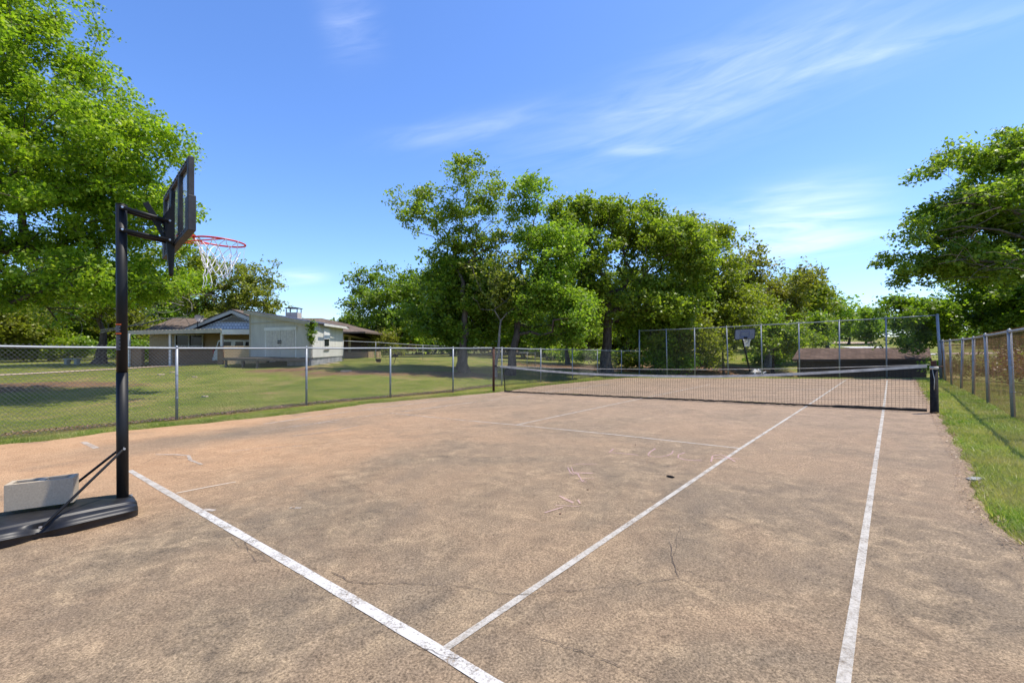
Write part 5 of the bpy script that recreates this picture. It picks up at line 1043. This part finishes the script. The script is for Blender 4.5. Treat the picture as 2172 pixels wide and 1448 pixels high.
m = MB(); m.prism([fp(-.06, zf - .03, .02), fp(.98, zf - .03, .02), fp(.98, zf - .03, .10), fp(.50, zf - .03, 1.3), fp(-.06, zf - .03, 1.3)], (0, 0, -.15))
for s_, o_ in ((-.04, 1.2), (.49, 1.2), (.25, 1.2), (-.04, .2)): q = fp(s_, 0, o_); m.box((q[0], q[1], (zf - .18 - .4) / 2), (.1, .1, zf - .18 + .4))
m.build('deck', M['deck'], shd)
vn = make_tree('vine', 'green vine climbing the right front corner of the shed', np.array([fr_[0] + .1, fr_[1] - .12, zf - .1]), [(fr_[0] + .1, fr_[1] - .15, 2.25, .16, .15, .5), (fr_[0] + .15, fr_[1] - .15, 1.75, .12, .12, .5), (fr_[0] + .1, fr_[1] - .12, 2.1, .1, .1, .6), (fr_[0] + .05, fr_[1] - .12, 2.5, .16, .12, .1)], .02, 80, 2000, .07, 77, 'leafD', cl=.03, fork=.4, group='bushes and undergrowth', kname='foliage'); vn['category'] = 'vine'

# ------------------------------------------------------------------ SUV in the carport
cx0, cd_ = hx(452, 29.7), 30.6; car = thing('parked_car', 'white sport utility vehicle parked under the carport behind the low brick wall', 'car', (cx0 + 2.4, cd_, 0))
zc_ = -.03; prof = [(0, .45), (0, 1.0), (.12, 1.15), (.30, 1.78), (.6, 1.86), (2.9, 1.82), (3.5, 1.25), (4.6, 1.1), (4.8, .8), (4.8, .45)]
m = MB(); m.prism([(cx0 + x, cd_ - .9, zc_ + z) for x, z in prof], (0, 1.8, 0)); m.build('body', M['carwhite'], car, bevel=.06)
for a, b2 in ((.30, 1.15), (1.4, 1.95), (2.08, 2.75)): m = MB(); m.prism([(cx0 + a + (.0 if a > .5 else -.05), cd_ - .93, zc_ + 1.18), (cx0 + b2 + (.3 if a > 1.9 else 0), cd_ - .93, zc_ + 1.18), (cx0 + b2, cd_ - .93, zc_ + 1.68), (cx0 + a + .08, cd_ - .93, zc_ + 1.68)], (0, .04, 0)); m.build('window', M['carglass'], car)
m = MB(); m.prism([(cx0 + .08, cd_ - .7, zc_ + 1.2), (cx0 + .25, cd_ - .65, zc_ + 1.70), (cx0 + .25, cd_ + .65, zc_ + 1.70), (cx0 + .08, cd_ + .7, zc_ + 1.2)], (-.03, 0, .01)); m.build('rear_window', M['carglass'], car)
for x in (.9, 3.9):
    m = MB(); m.tube([(cx0 + x, cd_ - .92, zc_ + .36), (cx0 + x, cd_ - .68, zc_ + .36)], .36, 20); w_ = m.build('wheel', M['tyre'], car); m = MB(); m.tube([(cx0 + x, cd_ - .935, zc_ + .36), (cx0 + x, cd_ - .9, zc_ + .36)], .2, 16); m.build('rim', M['zinc'], w_)
m = MB(); m.box((cx0 - .03, cd_, zc_ + .55), (.14, 1.7, .22)); m.build('bumper', M['lightgrey'], car, bevel=.03)
m = MB(); m.box((cx0 + .02, cd_ - .84, zc_ + 1.05), (.08, .12, .3)); m.build('taillight', simple('tail_red', (.3, .01, .01), .3), car)

# ------------------------------------------------------------------ brown shed beyond the back fence
bs = thing('brown_shed', 'long low dark brown shed with red-brown shingle roof beyond the far fence', 'shed', Pt(1830, 800, 31))
ya, yb = 30.0, 30.0; wl, wr_ = Q(1691, 760, 30)[0], Q(1965, 760, 30)[0]; ez = CH - (761 - HY) * 30 / F; gzz = -1.5
K1, K2 = np.array([1.7, 2.0, 0]), np.array([3.4, 4.0, 0])
m = MB(); w0, w1 = np.array([wl, 30, gzz]), np.array([wr_, 30, gzz]); m.prism([w0, w1, w1 + K2 * .9, w0 + K2 * .9], (0, 0, ez - gzz + .02)); m.build('wall', M['shed'], bs)
m = MB(); rz_ = CH - (738.5 - HY) * 31.6 / F; el_, er_ = Q(1680, 762, 29.6)[0], Q(1976, 762, 29.6)[0]; ezz = CH - (762 - HY) * 29.6 / F
E0, E1 = np.array([el_, 29.6, ezz]), np.array([er_, 29.6, ezz + .06]); up_ = np.array([0, 0, rz_ - ezz])
slab(m, [E0, E1, E1 + K1 + up_, E0 + K1 + up_], .08); slab(m, [E1 + K2, E0 + K2, E0 + K1 * 1.001 + up_, E1 + K1 * 1.001 + up_], .08); m.build('roof', M['roof2'], bs)
m = MB(); m.obox((el_, 29.56, ezz - .07), (er_, 29.56, ezz - .07), .03, .1); m.build('fascia', simple('brown_fascia', (.07, .045, .035), .8), bs)

# ------------------------------------------------------------------ small things in the yard
q = Pt(153, 768.5, 33); gzb = T1(q[0], q[1]); t = thing('stone_bench', 'mossy stone garden bench on the lawn edge under the left trees', 'bench', (q[0], q[1], gzb)); m = MB(); m.box((q[0], q[1], gzb + .42), (1.1, .38, .08)); m.build('seat', M['stone'], t, bevel=.02)
for s_ in (-.36, .36): m = MB(); m.box((q[0] + s_, q[1], gzb + .19), (.2, .3, .38)); m.build('leg', M['stone'], t, bevel=.02)
q = Pt(803, 771, 27); gzb = T1(q[0], q[1]); t = thing('hanging_planter', 'dark hanging planter near the thin pole on the lawn right of the shed', 'planter', (q[0], q[1], gzb)); m = MB(); m.tube([(q[0], q[1], gzb + .10), (q[0], q[1], gzb + .3)], [.12, .17], 14); m.build('pot', M['pot'], t)
m = MB(); m.tube([(q[0] + .05, q[1], gzb), (q[0] + .05, q[1], gzb + 1.0), (q[0], q[1], gzb + 1.05), (q[0] - .03, q[1], gzb + .95)], .008, 5)
for k in range(3): a = 2.1 * k; m.tube([(q[0] + .16 * math.cos(a), q[1] + .16 * math.sin(a), gzb + .3), (q[0] - .03, q[1], gzb + .95)], .004, 3)
m.build('hook', M['darkmetal'], t)
st_ = [(341, 797, 22, .2, 'flat buff stone on the lawn left of the first fence post'), (366, 793, 23, .14, 'smaller buff stone on the lawn beside the first fence post'), (413, 803, 21, .15, 'buff stone on the lawn right of the first fence post'), (435, 837, 15, .1, 'tiny pale chip low on the lawn'), (735, 789, 22.5, .3, 'long pale stone in the shade right of the shed'), (690, 776, 25, .3, 'pale slab at the foot of the shed corner'), (708, 772, 26.5, .35, 'narrow pale slab along the shed foundation')]
for px, py, d, s, lab in st_:
    x = (px - 1086) * d / F; z = T1(x, d); m = MB(); P = [(x + s * math.cos(a) * rr_.uniform(.7, 1.1), d + s * .8 * math.sin(a) * rr_.uniform(.7, 1.1), z - .02) for a in np.linspace(0, 6.28, 10)[:-1]]; m.prism(P, (0, 0, .06)); o = m.build('flat_stone', simple('buff_stone', (.5, .38, .26), .9)); tag(o, lab, 'stone', 'flat stones on the lawn')
# fallen pale branches hanging in the left oaks
rg = np.random.default_rng(55)
t = thing('dead_branches', 'bleached dead branches tangled low under the left oaks above the carport', 'branches', Pt(350, 740, 33)); m = MB()
for k in range(46):
    p = Pt(rg.uniform(150, 420), rg.uniform(625, 690), rg.uniform(31, 34)); pts = [p]; d = rg.normal(0, 1, 3) * [1, .4, .35]; d /= np.linalg.norm(d)
    for j in range(5): d = d + rg.normal(0, .3, 3); d /= np.linalg.norm(d); p = p + d * .42; pts.append(p)
    m.tube(pts, [.02, .018, .015, .012, .009, .006], 4)
m.tube([Pt(215, 700, 33.5), Pt(300, 688, 33), Pt(345, 676, 32.5), Pt(400, 672, 32)], [.07, .05, .035, .015], 6); m.tube([Pt(215, 705, 33.5), Pt(260, 696, 33), Pt(310, 680, 32.5)], [.06, .04, .015], 6); m.build('twigs', M['deadwood'], t)

t = thing('dead_branches', 'grey leafless twigs spreading through the upper left limbs of the great right oak', 'branches', Pt(2290, 560, 20)); m = MB()
for k in range(44):
    p = Pt(rg.uniform(2040, 2260), rg.uniform(400, 590), rg.uniform(18.5, 20.5)); d = np.array([-1, rg.normal(0, .3), rg.normal(-.05, .35)]); d /= np.linalg.norm(d); pts = [p]
    for j in range(6): d = d + rg.normal(0, .22, 3); d /= np.linalg.norm(d); p = p + d * rg.uniform(.22, .42); pts.append(p)
    m.tube(pts, [.020, .017, .014, .011, .009, .007, .005], 4)
for y0, y1 in ((560, 480), (590, 550), (520, 430)): m.tube([Pt(2280, y0, 20.5), Pt(2200, (y0 + y1) / 2 - 6, 20), Pt(2120, y1 + 8, 19.8), Pt(2040, y1, 19.6), Pt(1990, y1 + 10, 19.5)], [.10, .07, .05, .03, .012], 6)
m.build('twigs', M['bark'], t)
